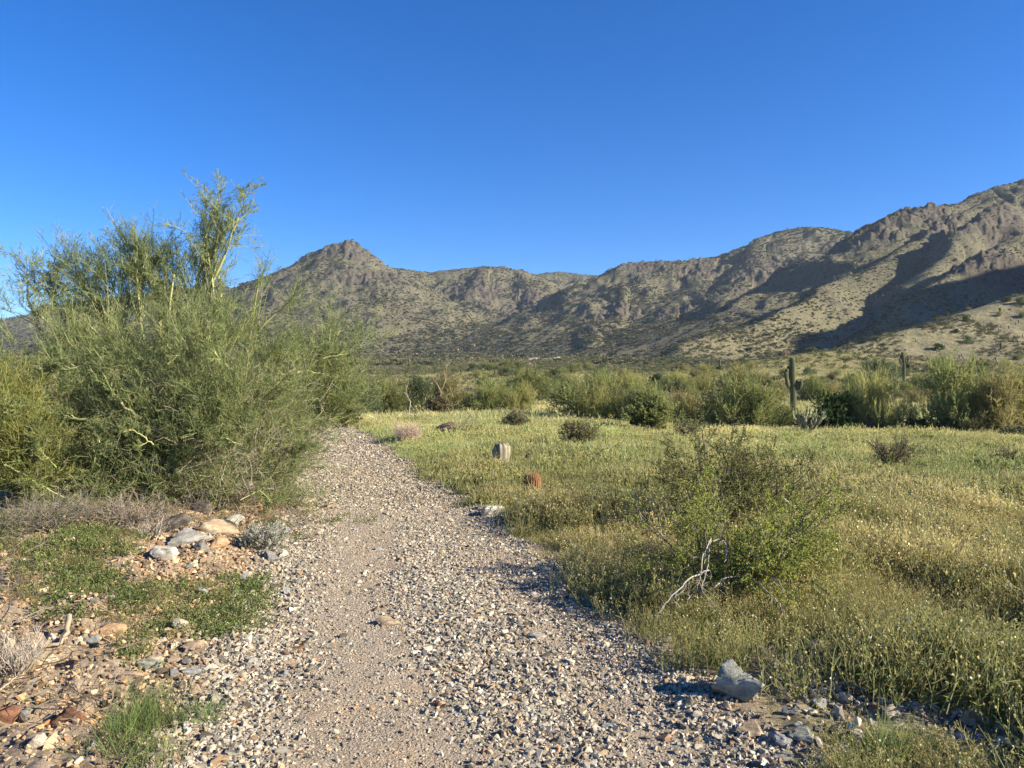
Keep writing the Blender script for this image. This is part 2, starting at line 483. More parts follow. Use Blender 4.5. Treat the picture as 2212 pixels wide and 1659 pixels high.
def spawn(pts, m, t0, ang, ratio, L, rng, t1=1.0, jit=0.35):
    N, k1, _ = pts.shape; k = k1 - 1
    t = t0 + (t1 - t0) * (np.arange(m)[None, :] + rng.rand(N, m)) / m
    f = np.clip(t * k, 0, k - 1e-4); i = f.astype(int); fr = (f - i)[..., None]
    idx = np.arange(N)[:, None]
    a = pts[idx, i]; b = pts[idx, i + 1]
    S = a + (b - a) * fr; T = unit(b - a)
    R = unit(np.cross(T, rng.normal(0, 1, T.shape)))
    an = ang * (1 + rng.uniform(-jit, jit, (N, m)))[..., None]
    D = T * np.cos(an) + R * np.sin(an)
    LL = (L[:, None] * ratio * (1 - 0.45 * t) * rng.uniform(0.6, 1.3, (N, m)))
    return S.reshape(-1, 3), D.reshape(-1, 3), LL.ravel()

class Geo:
    """collects quads with a colour at each corner point"""
    def __init__(s): s.V = []; s.F = []; s.C = []; s.T = []; s.n = 0
    def _col(s, col, n, rng, var):
        c = np.asarray(col, float)
        if c.ndim == 1: c = np.tile(c, (n, 1))
        if var: c = c * (1 + rng.uniform(-var, var, (n, 1))) * (1 + rng.uniform(-var * .25, var * .25, (n, 3)))
        return c
    def strips(s, pts, w0, w1, col, rng, var=0.25):
        N, k1, _ = pts.shape
        if N == 0: return
        T = np.gradient(pts, axis=1); r = rng.normal(0, 1, (N, 1, 3))
        W = unit(np.cross(T, np.broadcast_to(r, T.shape)))
        w = np.linspace(w0, w1, k1)[None, :, None] * 0.5
        V = np.stack([pts - W * w, pts + W * w], 2).reshape(-1, 3)
        base = s.n + (np.arange(N)[:, None] * k1 + np.arange(k1 - 1)[None, :]) * 2
        s.F.append(np.stack([base, base + 1, base + 3, base + 2], -1).reshape(-1, 4))
        s.V.append(V); s.C.append(np.repeat(s._col(col, N, rng, var), k1 * 2, 0)); s.n += len(V)
    def tubes(s, pts, r0, r1, col, rng, sides=5, var=0.1, cap=True):
        N, k1, _ = pts.shape
        if N == 0: return
        r0 = np.broadcast_to(np.asarray(r0, float), (N,)); r1 = np.broadcast_to(np.asarray(r1, float), (N,))
        T = unit(np.gradient(pts, axis=1))
        ref = np.where(np.abs(T[..., 2:3]) > 0.9, np.array([1.0, 0, 0]), np.array([0, 0, 1.0]))
        U = unit(np.cross(T, ref)); W = np.cross(T, U)
        a = np.arange(sides) * 2 * math.pi / sides
        t = np.linspace(0, 1, k1)[None, :]
        r = (r0[:, None] + (r1 - r0)[:, None] * t)[..., None, None]
        ring = (U[:, :, None, :] * np.cos(a)[:, None] + W[:, :, None, :] * np.sin(a)[:, None]) * r
        V = (pts[:, :, None, :] + ring).reshape(-1, 3)
        i = np.arange(N)[:, None, None] * k1 * sides + np.arange(k1 - 1)[None, :, None] * sides
        j = np.arange(sides)[None, None, :]; j2 = (j + 1) % sides
        b = s.n + i
        s.F.append(np.stack([b + j, b + j2, b + sides + j2, b + sides + j], -1).reshape(-1, 4))
        s.V.append(V); s.C.append(np.repeat(s._col(col, N, rng, var), k1 * sides, 0)); s.n += len(V)
    def leaves(s, P, D, ln, wd, col, rng, var=0.3):
        """small four-cornered leaves at P pointing along D"""
        N = len(P)
        if N == 0: return
        D = unit(D + rng.normal(0, .35, D.shape)); W = unit(np.cross(D, rng.normal(0, 1, D.shape)))
        l = (ln * rng.uniform(.7, 1.3, N))[:, None]; w = (wd * rng.uniform(.7, 1.3, N))[:, None]
        V = np.stack([P, P + D * l * .5 + W * w * .5, P + D * l, P + D * l * .5 - W * w * .5], 1).reshape(-1, 3)
        b = s.n + np.arange(N)[:, None] * 4
        s.F.append(b + np.array([0, 1, 2, 3]))
        s.V.append(V); s.C.append(np.repeat(s._col(col, N, rng, var), 4, 0)); s.n += len(V)
    def mesh(s, name, mat, smooth_shade=False):
        return mesh_np(name, np.vstack(s.V), np.vstack(s.F), mat, np.vstack(s.C), smooth_shade)
    def tris(s): return 2 * sum(len(f) for f in s.F)

def foliage_mat(name, transl=0.28, rnd=0.18, rough=0.75, tint=False):
    t = NT(name)
    c = t.attr('col').outputs['Color']
    oi = t.n('ShaderNodeObjectInfo')
    v = t.math('ADD', t.math('MULTIPLY', oi.outputs['Random'], rnd * 2), 1 - rnd)
    cv = t.n('ShaderNodeCombineColor'); 
    for i in range(3): t.l(v, cv.inputs[i])
    c = t.mix(1.0, c, cv.outputs[0], 'MULTIPLY')
    if tint:
        c = t.mix(1.0, c, t.attr('tint', 'INSTANCER').outputs['Color'], 'MULTIPLY')
    t.color(c); t.p.inputs['Roughness'].default_value = rough
    if transl > 0:
        tr = t.n('ShaderNodeBsdfTranslucent'); t.l(c, tr.inputs['Color'])
        mx = t.n('ShaderNodeMixShader'); mx.inputs[0].default_value = transl
        t.l(t.p.outputs[0], mx.inputs[1]); t.l(tr.outputs[0], mx.inputs[2]); t.l(mx.outputs[0], t.out.inputs[0])
    return t.m
M_FOL = foliage_mat('foliage', 0.45)
M_BARK = foliage_mat('bark', 0.0)
M_GRASS = foliage_mat('grass_blades', 0.45, 0.15, 0.7, tint=True)
M_SCRUB = foliage_mat('scrub_leaves', 0.15, 0.30, 0.9, tint=True)

PV_GREEN = (0.215, 0.268, 0.105); PV_YEL = (0.375, 0.385, 0.165); PV_BARK = (0.33, 0.33, 0.14); DEADC = (0.24, 0.20, 0.155)

def in_lobes(lobes, n, rng, shell=0.45):
    """points spread through overlapping ellipsoids; lobe = (cx,cy,cz,rx,ry,rz)"""
    lb = np.array(lobes, float)
    wt = lb[:, 3] * lb[:, 5]; wt /= wt.sum()
    k = rng.choice(len(lb), n, p=wt)
    u = unit(rng.normal(0, 1, (n, 3))); r = (shell + (1 - shell) * rng.rand(n)) ** 0.6
    r = r * (0.80 + 0.32 * rng.rand(n))
    P = lb[k, :3] + u * r[:, None] * lb[k, 3:6]
    return P, u, k

def limbs(geo, base, ends, r0, r1, rng, k=7, bend=0.18, col=PV_BARK, sides=6, spread=0.15):
    """curved limbs from the base to each end"""
    N = len(ends); base = np.asarray(base, float)
    B = base + rng.normal(0, spread, (N, 3)) * [1, 1, 0]
    t = np.linspace(0, 1, k + 1)[None, :, None]
    mid = (B + ends) / 2 + rng.normal(0, bend, (N, 3)) * np.linalg.norm(ends - B, axis=1, keepdims=True) + [0, 0, .05]
    P = (1 - t) ** 2 * B[:, None] + 2 * t * (1 - t) * mid[:, None] + t ** 2 * ends[:, None]
    P[:, 1:-1] += rng.normal(0, .02, P[:, 1:-1].shape)
    geo.tubes(P, r0, r1, col, rng, sides)
    return P

def spray_set(geo, P, D, L, rng, colA, colB, widths=(0.007, 0.0052, 0.0046), m=(7, 6), up=0.12, leaf=None, droop=0.0, ang=(0.7, 0.65), r1=.55):
    """feathery green branchlets growing from every P along D"""
    n = len(P)
    mixv = rng.rand(n, 1) ** 1.3
    col = np.array(colA) * (1 - mixv) + np.array(colB) * mixv
    a = lines(P, D, L, 4, 0.20, up, rng, droop)
    geo.strips(a, widths[0], widths[1], col * 1.15, rng, .15)
    S, D1, L1 = spawn(a, m[0], .1, ang[0], r1, L, rng)
    b = lines(S, D1, L1, 2, 0.18, up * .8, rng, droop)
    geo.strips(b, widths[1], widths[2], np.repeat(col, m[0], 0), rng, .2)
    S, D2, L2 = spawn(b, m[1], .1, ang[1], .50, L1, rng)
    c = lines(S, D2, L2, 1, 0.1, up * .4, rng)
    geo.strips(c, widths[2], widths[2] * .7, np.repeat(col, m[0] * m[1], 0), rng, .3)
    return a, b

def lobesP(ls):
    """lobes given as view column, row, distance, half width, half height (in view pixels)"""
    s = 1024.0 / 2212.0 / FPX; out = []
    for px, py, d, rx, ry in ls:
        p = p3(px, py, d); out.append((p.x, p.y, p.z, rx * s * d, min(rx, ry) * s * d * 1.1, ry * s * d))
    return out

def palo_verde_near(label, basep, lobes, n, seed, colA=PV_GREEN, colB=PV_YEL, L=0.46, nlimb=14, dead=0.0, group=None, spec=None, tipdens=0.11, r0=0.05, clump=.17):
    rng = RS(seed)
    b = groundP(*basep) if len(basep) == 2 else Vector(basep)
    root = link('palo_verde', None, loc=(b.x, b.y, b.z))
    tag(root, label, 'tree', group)
    b = Vector((b.x, b.y, Hs(b.x, b.y))); root.location = b
    lb = np.array(lobesP(lobes)); o = np.array(b)
    lb[:, :3] -= o
    tr = Geo(); fo = Geo()
    P, u, k = in_lobes(lb, n, rng)
    cl = noise(P[:, 0] * 1.3 + P[:, 2] * .8, P[:, 1] * 1.3 - P[:, 2] * 1.4, seed) + .5 * noise(P[:, 0] * 4.3 - P[:, 2] * 3, P[:, 2] * 4.1 + P[:, 1], seed + 1)
    keep = (P[:, 2] > 0.05) & (cl > clump - .40 * rng.rand(len(P))); P = P[keep]; u = u[keep]; k = k[keep]
    D = unit(u * [1, 1, .7] + unit(P + [0, 0, .6]) * .6 + [0, 0, .25])
    kk = rng.permutation(len(lb))
    ends = np.vstack([lb[:, :3], P[rng.choice(len(P), nlimb)]])
    LP = limbs(tr, (0, 0, -.06), ends, rng.uniform(.45, 1.0, len(ends)) * r0, .012, rng)
    # secondary branches from the lobe centres out to the tips
    m = int(len(P) * tipdens); pick = rng.choice(len(P), m, replace=False)
    Bq = LP[k[pick], 5 + rng.randint(0, 2, m)]
    t = np.linspace(0, 1, 5)[None, :, None]
    mid = (Bq + P[pick]) / 2 + rng.normal(0, .09, (m, 3))
    Q = (1 - t) ** 2 * Bq[:, None] + 2 * t * (1 - t) * mid[:, None] + t ** 2 * P[pick][:, None]
    tr.tubes(Q, rng.uniform(.006, .014, m), .003, PV_BARK, rng, 3, .35)
    if spec: spec(tr, fo, o, rng)
    start = P - D * L * .5
    spray_set(fo, start, unit(D + rng.normal(0, .35, D.shape)), L * rng.uniform(.6, 1.7, len(P)), rng, colA, colB, (.0085, .0055, .0045), (11, 4), ang=(.75, .6), r1=.34)
    link('trunk', tr.mesh('palo_verde_limbs', M_BARK, True), root)
    link('crown', fo.mesh('palo_verde_crown', M_FOL), root)
    if dead > 0:
        dg = Geo(); nd = int(dead)
        low = lb[lb[:, 2] < np.percentile(lb[:, 2], 75)]
        Pd, ud, _ = in_lobes(low, nd, rng, .3); Pd[:, 2] = np.abs(Pd[:, 2]) * .75 + .05
        a = lines(Pd, unit(ud + [0, 0, -.15]), rng.uniform(.25, .6, nd), 4, .3, -.05, rng)
        dg.strips(a, .006, .003, DEADC, rng, .35)
        S, D1, L1 = spawn(a, 6, .1, .8, .5, np.full(nd, .45), rng)
        dg.strips(lines(S, D1, L1, 2, .3, 0, rng), .004, .002, DEADC, rng, .35)
        link('dead_twigs', dg.mesh('dead_twigs', M_BARK), root)
    print(label[:30], 'tris', tr.tris() + fo.tris())
    return root

def own_limb(pts, r0, r1, sidetw=14, green=0.4, col=PV_BARK):
    """a pale limb that shows, given as view column, row, distance points"""
    def f(tr, fo, o, rng):
        P = np.array([list(p3(*p)) for p in pts]) - o
        t = np.linspace(0, len(P) - 1, len(P) * 4)
        Q = np.stack([np.interp(t, np.arange(len(P)), P[:, i]) for i in range(3)], 1)[None]
        Q = Q + rng.normal(0, .006, Q.shape)
        tr.tubes(Q, r0, r1, col, rng, 6)
        S, D1, L1 = spawn(Q, sidetw, .15, .8, .35, np.array([np.linalg.norm(P[-1] - P[0])]), rng)
        b = lines(S, D1, L1, 4, .2, .1, rng)
        tr.tubes(b, .006, .002, col, rng, 3)
        S, D2, L2 = spawn(b, 6, .2, .7, .5, L1, rng)
        spray_set(fo, S, D2, L2 * green + .08, rng, PV_GREEN, PV_YEL)
    return f

def near_palo_verdes():
    def many(*fs):
        def f(*a):
            for g in fs: g(*a)
        return f
    palo_verde_near('tall palo verde behind the left thicket with its airy crown against the sky', (p3(420, 1000, 11.4).x, 11.4, 0),
        [(90,605,10.6,75,35),(60,590,10.6,45,22),(170,590,10.7,80,50),(250,600,10.7,80,55),(310,545,10.8,62,55),(340,600,10.8,80,60),(400,580,10.9,60,60),(430,610,10.9,60,45),
         (452,545,10.8,26,42),(480,490,10.8,30,40),(470,430,10.8,16,26),(515,470,10.8,22,38),(440,490,10.8,20,30),(250,655,10.6,150,40),(400,660,10.7,110,40),(60,660,10.2,70,35),(560,600,10.8,34,24)],
        1150, 11, colA=(0.20, 0.245, 0.105), colB=(0.28, 0.30, 0.14), L=.38, nlimb=10, tipdens=.2, clump=-.02,
        spec=many(own_limb([(405,900,10.9),(440,760,10.9),(455,650,10.9),(466,560,10.8),(470,500,10.8),(474,440,10.8)], .035, .006, 20, .3),
                  own_limb([(300,760,10.6),(260,690,10.6),(190,640,10.6),(110,615,10.6),(40,580,10.6)], .022, .004, 18, .3, (0.22,0.19,0.13)),
                  own_limb([(330,780,10.8),(345,680,10.8),(330,600,10.8),(325,530,10.8)], .022, .004, 14, .3, (0.22,0.20,0.12)),
                  own_limb([(470,560,10.8),(500,500,10.8),(520,455,10.8),(537,415,10.8)], .009, .003, 14, .25)))
    palo_verde_near('huge sprawling palo verde thicket on the left, its branches hanging over the trail edge', (p3(400, 1000, 10.6).x, 10.6, 0),
        [(130,880,9.3,140,120),(300,860,9.5,150,130),(470,820,9.5,140,130),(590,850,9.8,95,130),(290,990,9.0,170,95),(480,975,9.1,150,100),(140,1000,8.8,110,80),(600,990,9.6,70,80),
         (200,745,10,110,50),(430,730,10,120,52),(590,755,10.2,62,55),(60,760,10,90,70),(380,920,9.0,180,110),(628,650,10.3,18,40),(560,690,10.3,50,30),(520,900,9.2,120,120),(650,930,9.9,50,70),(180,1060,8.6,110,50),(340,1050,8.6,120,60),(480,1040,8.8,110,60),(590,1060,9.2,60,50),(60,1090,8.3,60,40)],
        4900, 12, L=.44, nlimb=22, dead=900, r0=.045,
        spec=many(own_limb([(305,905,8.6),(270,880,8.6),(240,842,8.7),(218,800,8.8)], .020, .006, 10),
                  own_limb([(180,790,8.6),(140,800,8.6),(85,798,8.6)], .012, .004, 10),
                  own_limb([(430,878,8.7),(400,880,8.7),(375,862,8.8)], .013, .005, 8),
                  own_limb([(190,905,8.4),(130,905,8.4),(80,910,8.5)], .017, .010, 8),
                  own_limb([(170,1110,8.3),(130,1105,8.3),(80,1080,8.3),(40,1060,8.3)], .012, .005, 16, .2),
                  own_limb([(290,1040,8.3),(230,1085,8.3),(170,1112,8.3)], .010, .005, 18, .2),
                  own_limb([(500,800,9.0),(470,770,8.9),(455,740,8.9),(450,705,9.0)], .012, .004, 10),
                  own_limb([(560,870,9.0),(590,840,8.9),(625,825,8.9)], .011, .004, 10),
                  own_limb([(330,960,8.3),(300,935,8.2),(262,925,8.2)], .010, .004, 10),
                  own_limb([(520,960,8.4),(480,945,8.3),(440,950,8.3)], .009, .003, 10),
                  own_limb([(10,1005,7.9),(60,1030,7.9),(110,1062,7.9),(160,1088,8.0),(190,1112,8.1)], .011, .005, 22, .15),
                  own_limb([(280,1052,8.1),(240,1080,8.1),(195,1105,8.1),(170,1112,8.1)], .008, .004, 20, .12),
                  own_limb([(0,1060,7.9),(70,1072,7.9),(140,1100,8.0)], .008, .004, 18, .12),
                  own_limb([(120,1010,8.1),(90,975,8.0),(75,930,8.0)], .009, .003, 14),
                  own_limb([(370,760,9.2),(345,720,9.1),(350,680,9.1)], .010, .004, 10),
                  own_limb([(200,1000,8.2),(215,960,8.1),(210,915,8.1)], .009, .003, 12),
                  own_limb([(610,1000,9.0),(640,975,9.0),(668,965,9.0)], .008, .003, 10),
                  own_limb([(520,1080,8.5),(560,1060,8.6),(590,1090,8.6),(575,1115,8.7)], .007, .003, 8, .1)))
    palo_verde_near('yellow-green palo verde at the left edge of the view, low and dense', (-4.9, 8.8, 0),
        [(30,960,8.2,75,75),(60,1020,8.1,80,50),(-30,900,8.4,80,90),(-60,1000,8.2,80,70),(20,870,8.5,60,50)],
        1000, 13, colA=(0.215, 0.235, 0.07), colB=(0.29, 0.28, 0.09), L=.40, nlimb=8, dead=60, r0=.03, clump=.05,
        spec=own_limb([(-60,960,8.0),(-10,905,8.0),(25,880,8.0)], .010, .005, 12))
    palo_verde_near('palo verde with two bare pale limbs reaching out over the trail', (p3(590, 905, 13.4).x, 13.4, 0),
        [(745,790,12.6,52,58),(770,740,12.6,40,40),(700,735,12.6,50,55),(730,860,12.6,55,40),(680,850,12.6,55,50),(650,770,12.4,50,70),(770,850,12.6,32,34),(690,895,12.8,50,36),(640,900,12.8,50,50),(715,700,12.8,40,30)],
        800, 14, L=.50, nlimb=3, dead=0, r0=.04, clump=.10,
        spec=many(own_limb([(610,812,11.7),(665,785,11.8),(710,772,11.8),(752,764,11.8)], .030, .010, 14),
                  own_limb([(620,806,11.7),(660,802,11.8),(690,806,11.8),(712,812,11.8)], .022, .006, 8),
                  own_limb([(668,783,11.8),(690,765,11.8),(704,752,11.8)], .010, .004, 8)))
near_palo_verdes()

# ------------------------------------------------------------------ creosote and other shrubs
def shrub(name, label, cat, loc, w, h, seed, stems=16, leafcol=(0.12, 0.13, 0.035), leafcol2=(0.2, 0.23, 0.045), barkcol=(0.13, 0.11, 0.09),
          leafn=1.0, lsize=.014, m=(6, 5, 4), group=None, lean=(0, 0), up=0.10, wob=.16, thick=.010, flat=1.0, parts=True, dead=False):
    rng = RS(seed)
    root = link(name, None, loc=loc); tag(root, label, cat, group)
    st = Geo(); lf = Geo()
    shrub_geo(st, lf, w, h, rng, stems, leafcol, leafcol2, barkcol, leafn, lsize, m, lean, up, wob, thick, dead)
    link('stem', st.mesh('shrub_stems', M_BARK), root)
    if not dead and lf.n: link('foliage', lf.mesh('shrub_leaves', M_FOL), root)
    return root

def shrub_geo(st, lf, w, h, rng, stems, leafcol, leafcol2, barkcol, leafn, lsize, m, lean, up, wob, thick, dead, strip=False):
    az = rng.uniform(0, 2 * math.pi, stems); rad = rng.uniform(.25, 1.0, stems) ** .7
    D = np.stack([np.cos(az) * rad * w * .5 + lean[0], np.sin(az) * rad * w * .5 + lean[1], h * (1.08 - .55 * rad ** 2)], 1)
    L = np.linalg.norm(D, axis=1) * rng.uniform(.65, .95, stems)
    S = np.stack([np.cos(az), np.sin(az), az * 0 - .02], 1) * [.06, .06, 1]
    D = unit(D)
    a = lines(S, D, L, 7, wob, up * .5, rng)
    st.tubes(a, thick, thick * .3, barkcol, rng, 4, .3)
    S, D1, L1 = spawn(a, m[0], .25, .65, .5, L, rng)
    b = lines(S, D1, L1, 4, wob * 1.2, up, rng)
    st.strips(b, thick * .8, thick * .35, barkcol, rng, .3)
    S, D2, L2 = spawn(b, m[1], .2, .75, .55, L1, rng)
    c = lines(S, D2, L2, 3, wob * 1.3, up, rng)
    st.strips(c, thick * .4, thick * .22, barkcol, rng, .35)
    if dead: return
    n = int(m[2])
    S, D3, L3 = spawn(c, n, .1, .8, .3, L2, rng)
    if leafn < 1:
        k = rng.rand(len(S)) < leafn; S = S[k]; D3 = D3[k]
    mixv = (rng.rand(len(S), 1) * .6 + .4 * smooth(.2, .8, rng.rand(len(S), 1)))
    lf.leaves(S, D3, lsize * 1.5, lsize, np.array(leafcol) * (1 - mixv) + np.array(leafcol2) * mixv, rng, .25)

def gp(px, py): return tuple(groundP(px, py))

def foreground_shrubs():
    shrub('creosote_bush', 'dark olive creosote bush behind the bright one, stems fanning up over the meadow', 'shrub', gp(1560, 1150), 2.45, 1.0, 21,
          stems=26, leafcol=(0.115, 0.125, 0.04), leafcol2=(0.24, 0.245, 0.075), barkcol=(.085,.07,.055), m=(9, 8, 15), leafn=.9, lean=(.12, .1), thick=.011, lsize=.0125)
    r = shrub('creosote_bush', 'bright green creosote bush sprawling low beside the trail with bleached dead branches', 'shrub', gp(1590, 1290), 2.25, .74, 22,
          stems=30, leafcol=(0.20, 0.225, 0.05), leafcol2=(0.38, 0.42, 0.09), m=(9, 8, 15), leafn=.9, lean=(.12, .05), thick=.009, up=.05, lsize=.0115)
    # bleached dead branches hanging on its front
    o = np.array(r.location); rng = RS(5)
    def dead_branch(pts, r0, r1, nside):
        g = Geo()
        P = np.array([list(p3(*p)) for p in pts]) - o
        t = np.linspace(0, len(P) - 1, len(P) * 4)
        Q = np.stack([np.interp(t, np.arange(len(P)), P[:, i]) for i in range(3)], 1)[None]; Q = Q + rng.normal(0, .003, Q.shape)
        g.tubes(Q, r0, r1, (0.30, 0.27, 0.225), rng, 6)
        S, D1, L1 = spawn(Q, nside, .2, .6, .32, np.array([np.linalg.norm(P[-1] - P[0])]), rng)
        b = lines(S, D1, L1, 5, .32, -.12, rng)
        g.tubes(b, r1 * .8, .0015, (0.28, 0.25, 0.21), rng, 4)
        S, D2, L2 = spawn(b, 3, .3, .6, .5, L1, rng)
        g.strips(lines(S, D2, L2, 4, .3, -.05, rng), .003, .0015, (0.26, 0.23, 0.20), rng)
        link('dead_branch', g.mesh('dead_branch', M_BARK, True), r)
    dead_branch([(1536,1166,5.25),(1520,1200,5.1),(1512,1250,5.0),(1500,1290,4.95)], .0045, .003, 6)
    dead_branch([(1530,1232,5.15),(1490,1250,5.0),(1455,1285,4.9),(1432,1310,4.85),(1418,1342,4.82)], .0065, .002, 9)
    dead_branch([(1535,1166,5.25),(1528,1230,5.05),(1515,1275,4.95),(1535,1300,4.85),(1560,1318,4.8)], .0042, .002, 8)
    dead_branch([(1615,1240,5.3),(1650,1270,5.1),(1680,1300,5.0),(1700,1330,4.95)], .006, .003, 8)
    dead_branch([(1600,1245,5.3),(1560,1250,5.2),(1545,1270,5.0)], .006, .003, 6)
    dead_branch([(1700,1250,5.5),(1735,1290,5.3),(1745,1320,5.2)], .005, .002, 6)
    dead_branch([(1690,1075,6.8),(1720,1100,6.7),(1760,1130,6.6),(1790,1150,6.6)], .009, .004, 4)
    dead_branch([(1540,1170,5.3),(1560,1160,5.4),(1572,1185,5.2),(1565,1215,5.15)], .005, .003, 4)
    D = [
     ('grey_shrub', 'grey twiggy shrub left of the big creosote bushes', 'shrub', (1362, 1105), 75, 52, 31, dict(stems=26, dead=True, barkcol=(.22,.20,.17), m=(7,6,4), thick=.006)),
     ('dead_shrub', 'leafless twiggy shrub standing alone in the grass on the right', 'shrub', (1925, 1008), 130, 78, 32, dict(stems=26, leafcol=(.12,.12,.05), leafcol2=(.18,.17,.07), leafn=.25, barkcol=(.16,.125,.09), m=(7,6,3), thick=.013, up=.06, lsize=.022)),
     ('dead_shrub', 'rounded pinkish dry bush beside the far bend of the trail', 'shrub', (880, 957), 72, 52, 33, dict(stems=60, dead=True, barkcol=(.40,.30,.24), m=(8,6,4), thick=.009, wob=.1)),
     ('dead_shrub', 'dark fallen dry bush on the grass edge, behind and left of the brown creosote', 'shrub', (868, 884), 76, 34, 34, dict(stems=50, dead=True, barkcol=(.20,.155,.125), m=(8,6,4), thick=.02)),
     ('creosote_bush', 'brown and green creosote bush on the crest of the grassy rise', 'shrub', (944, 899), 70, 42, 35, dict(stems=40, leafcol=(.13,.12,.06), leafcol2=(.25,.20,.12), barkcol=(.18,.135,.10), m=(7,6,6), thick=.015, lsize=.045)),
     ('creosote_bush', 'small green creosote bush just right of the brown one on the rise', 'shrub', (1000, 884), 60, 38, 36, dict(stems=34, leafcol=(.13,.15,.05), leafcol2=(.22,.235,.075), m=(7,6,6), thick=.015, lsize=.045)),
     ('creosote_bush', 'slender grey-green shrub standing alone in the middle of the meadow', 'shrub', (1112, 926), 52, 44, 37, dict(stems=26, leafcol=(.12,.115,.055), leafcol2=(.18,.17,.08), leafn=.5, m=(6,6,5), thick=.013, lsize=.03, barkcol=(.17,.14,.10))),
     ('creosote_bush', 'sparse brownish creosote bush in the centre of the meadow', 'shrub', (1245, 968), 115, 64, 38, dict(stems=34, leafcol=(.17,.16,.07), leafcol2=(.27,.25,.11), leafn=.45, m=(7,6,6), thick=.012, lsize=.026, barkcol=(.13,.10,.075))),
     ('creosote_bush', 'dark green creosote bush at the foot of the middle palo verdes', 'shrub', (1404, 934), 100, 72, 39, dict(stems=36, leafcol=(.12,.135,.045), leafcol2=(.20,.215,.07), m=(7,6,7), thick=.015, lsize=.045)),
     ('creosote_bush', 'thin creosote bush in the grass between the centre meadow and the tall creosote', 'shrub', (1485, 948), 70, 50, 40, dict(stems=22, leafcol=(.16,.16,.07), leafcol2=(.25,.24,.10), leafn=.4, m=(6,5,5), thick=.012, lsize=.03)),
     ('grey_shrub', 'low grey shrub in the grass below the lone leafless shrub', 'shrub', (1955, 1072), 85, 34, 41, dict(stems=44, dead=True, barkcol=(.20,.165,.13), m=(7,6,4), thick=.007)),
     ('grey_shrub', 'low grey-brown shrub at the right edge of the meadow', 'shrub', (2185, 1010), 100, 36, 42, dict(stems=44, leafcol=(.12,.12,.06), leafcol2=(.2,.18,.1), leafn=.4, barkcol=(.19,.16,.12), m=(7,6,4), thick=.010, lsize=.02)),
     ('grey_shrub', 'low grey shrub at the right edge of the meadow under the row of trees', 'shrub', (2195, 950), 80, 24, 43, dict(stems=44, leafcol=(.10,.11,.05), leafcol2=(.16,.17,.08), leafn=.6, barkcol=(.19,.16,.12), m=(7,6,4), thick=.014, lsize=.035)),
     ('dead_shrub', 'grey tangle of dry twigs in front of the yellow broom-like tree', 'shrub', (1880, 938), 110, 36, 44, dict(stems=50, dead=True, barkcol=(.20,.15,.12), m=(8,6,4), thick=.016)),
     ('dead_shrub', 'pale dry twigs under the grey-green shrubs, left of the saguaro', 'shrub', (1560, 930), 110, 40, 45, dict(stems=40, dead=True, barkcol=(.24,.19,.15), m=(8,6,4), thick=.015)),
     ('creosote_bush', 'small dark bush at the far end of the trail under the overhanging palo verde', 'shrub', (745, 925), 75, 60, 46, dict(stems=34, leafcol=(.10,.12,.035), leafcol2=(.17,.19,.05), m=(7,6,6), thick=.012, lsize=.03)),
     ('dead_shrub', 'dry grey bush at the foot of the palo verde beside the trail bend', 'shrub', (690, 935), 80, 50, 47, dict(stems=50, dead=True, barkcol=(.22,.18,.14), m=(8,6,4), thick=.009)),
     ('grey_shrub', 'silvery grey shrublet on the stony bank between the rock pile and the trail', 'shrub', (575, 1185), 105, 56, 48, dict(stems=34, leafcol=(.30,.30,.23), leafcol2=(.46,.46,.37), barkcol=(.26,.24,.19), m=(7,5,5), thick=.004, lsize=.011)),
     ('dead_shrub', 'wide tangle of dry grey-brown twigs along the foot of the thicket at the left edge', 'shrub', (110, 1140), 300, 80, 51, dict(stems=80, dead=True, barkcol=(.17,.145,.11), m=(7,6,4), thick=.004, wob=.22, up=.02)),
     ('dead_shrub', 'tangle of dry twigs at the foot of the thicket just left of the rock pile', 'shrub', (290, 1128), 200, 66, 52, dict(stems=60, dead=True, barkcol=(.22,.18,.14), m=(7,6,4), thick=.006, wob=.22, up=.02)),
     ('dead_shrub', 'patch of bleached dry stalks at the lower left edge', 'shrub', (28, 1445), 130, 95, 49, dict(stems=70, dead=True, barkcol=(.36,.31,.25), m=(5,5,4), thick=.0035, wob=.12)),
     ('dead_shrub', 'bent grey dry stalks at the foot of the thicket, left of the rock pile', 'shrub', (325, 1160), 90, 50, 50, dict(stems=30, dead=True, barkcol=(.26,.22,.17), m=(5,5,4), thick=.004)),
    ]
    s = 1024 / 2212 / FPX
    for name, label, cat, (px, py), w, h, seed, kw in D:
        b = groundP(px, py)
        shrub(name, label, cat, tuple(b), w * s * b.y * .95, h * s * b.y, seed, **kw)
foreground_shrubs()
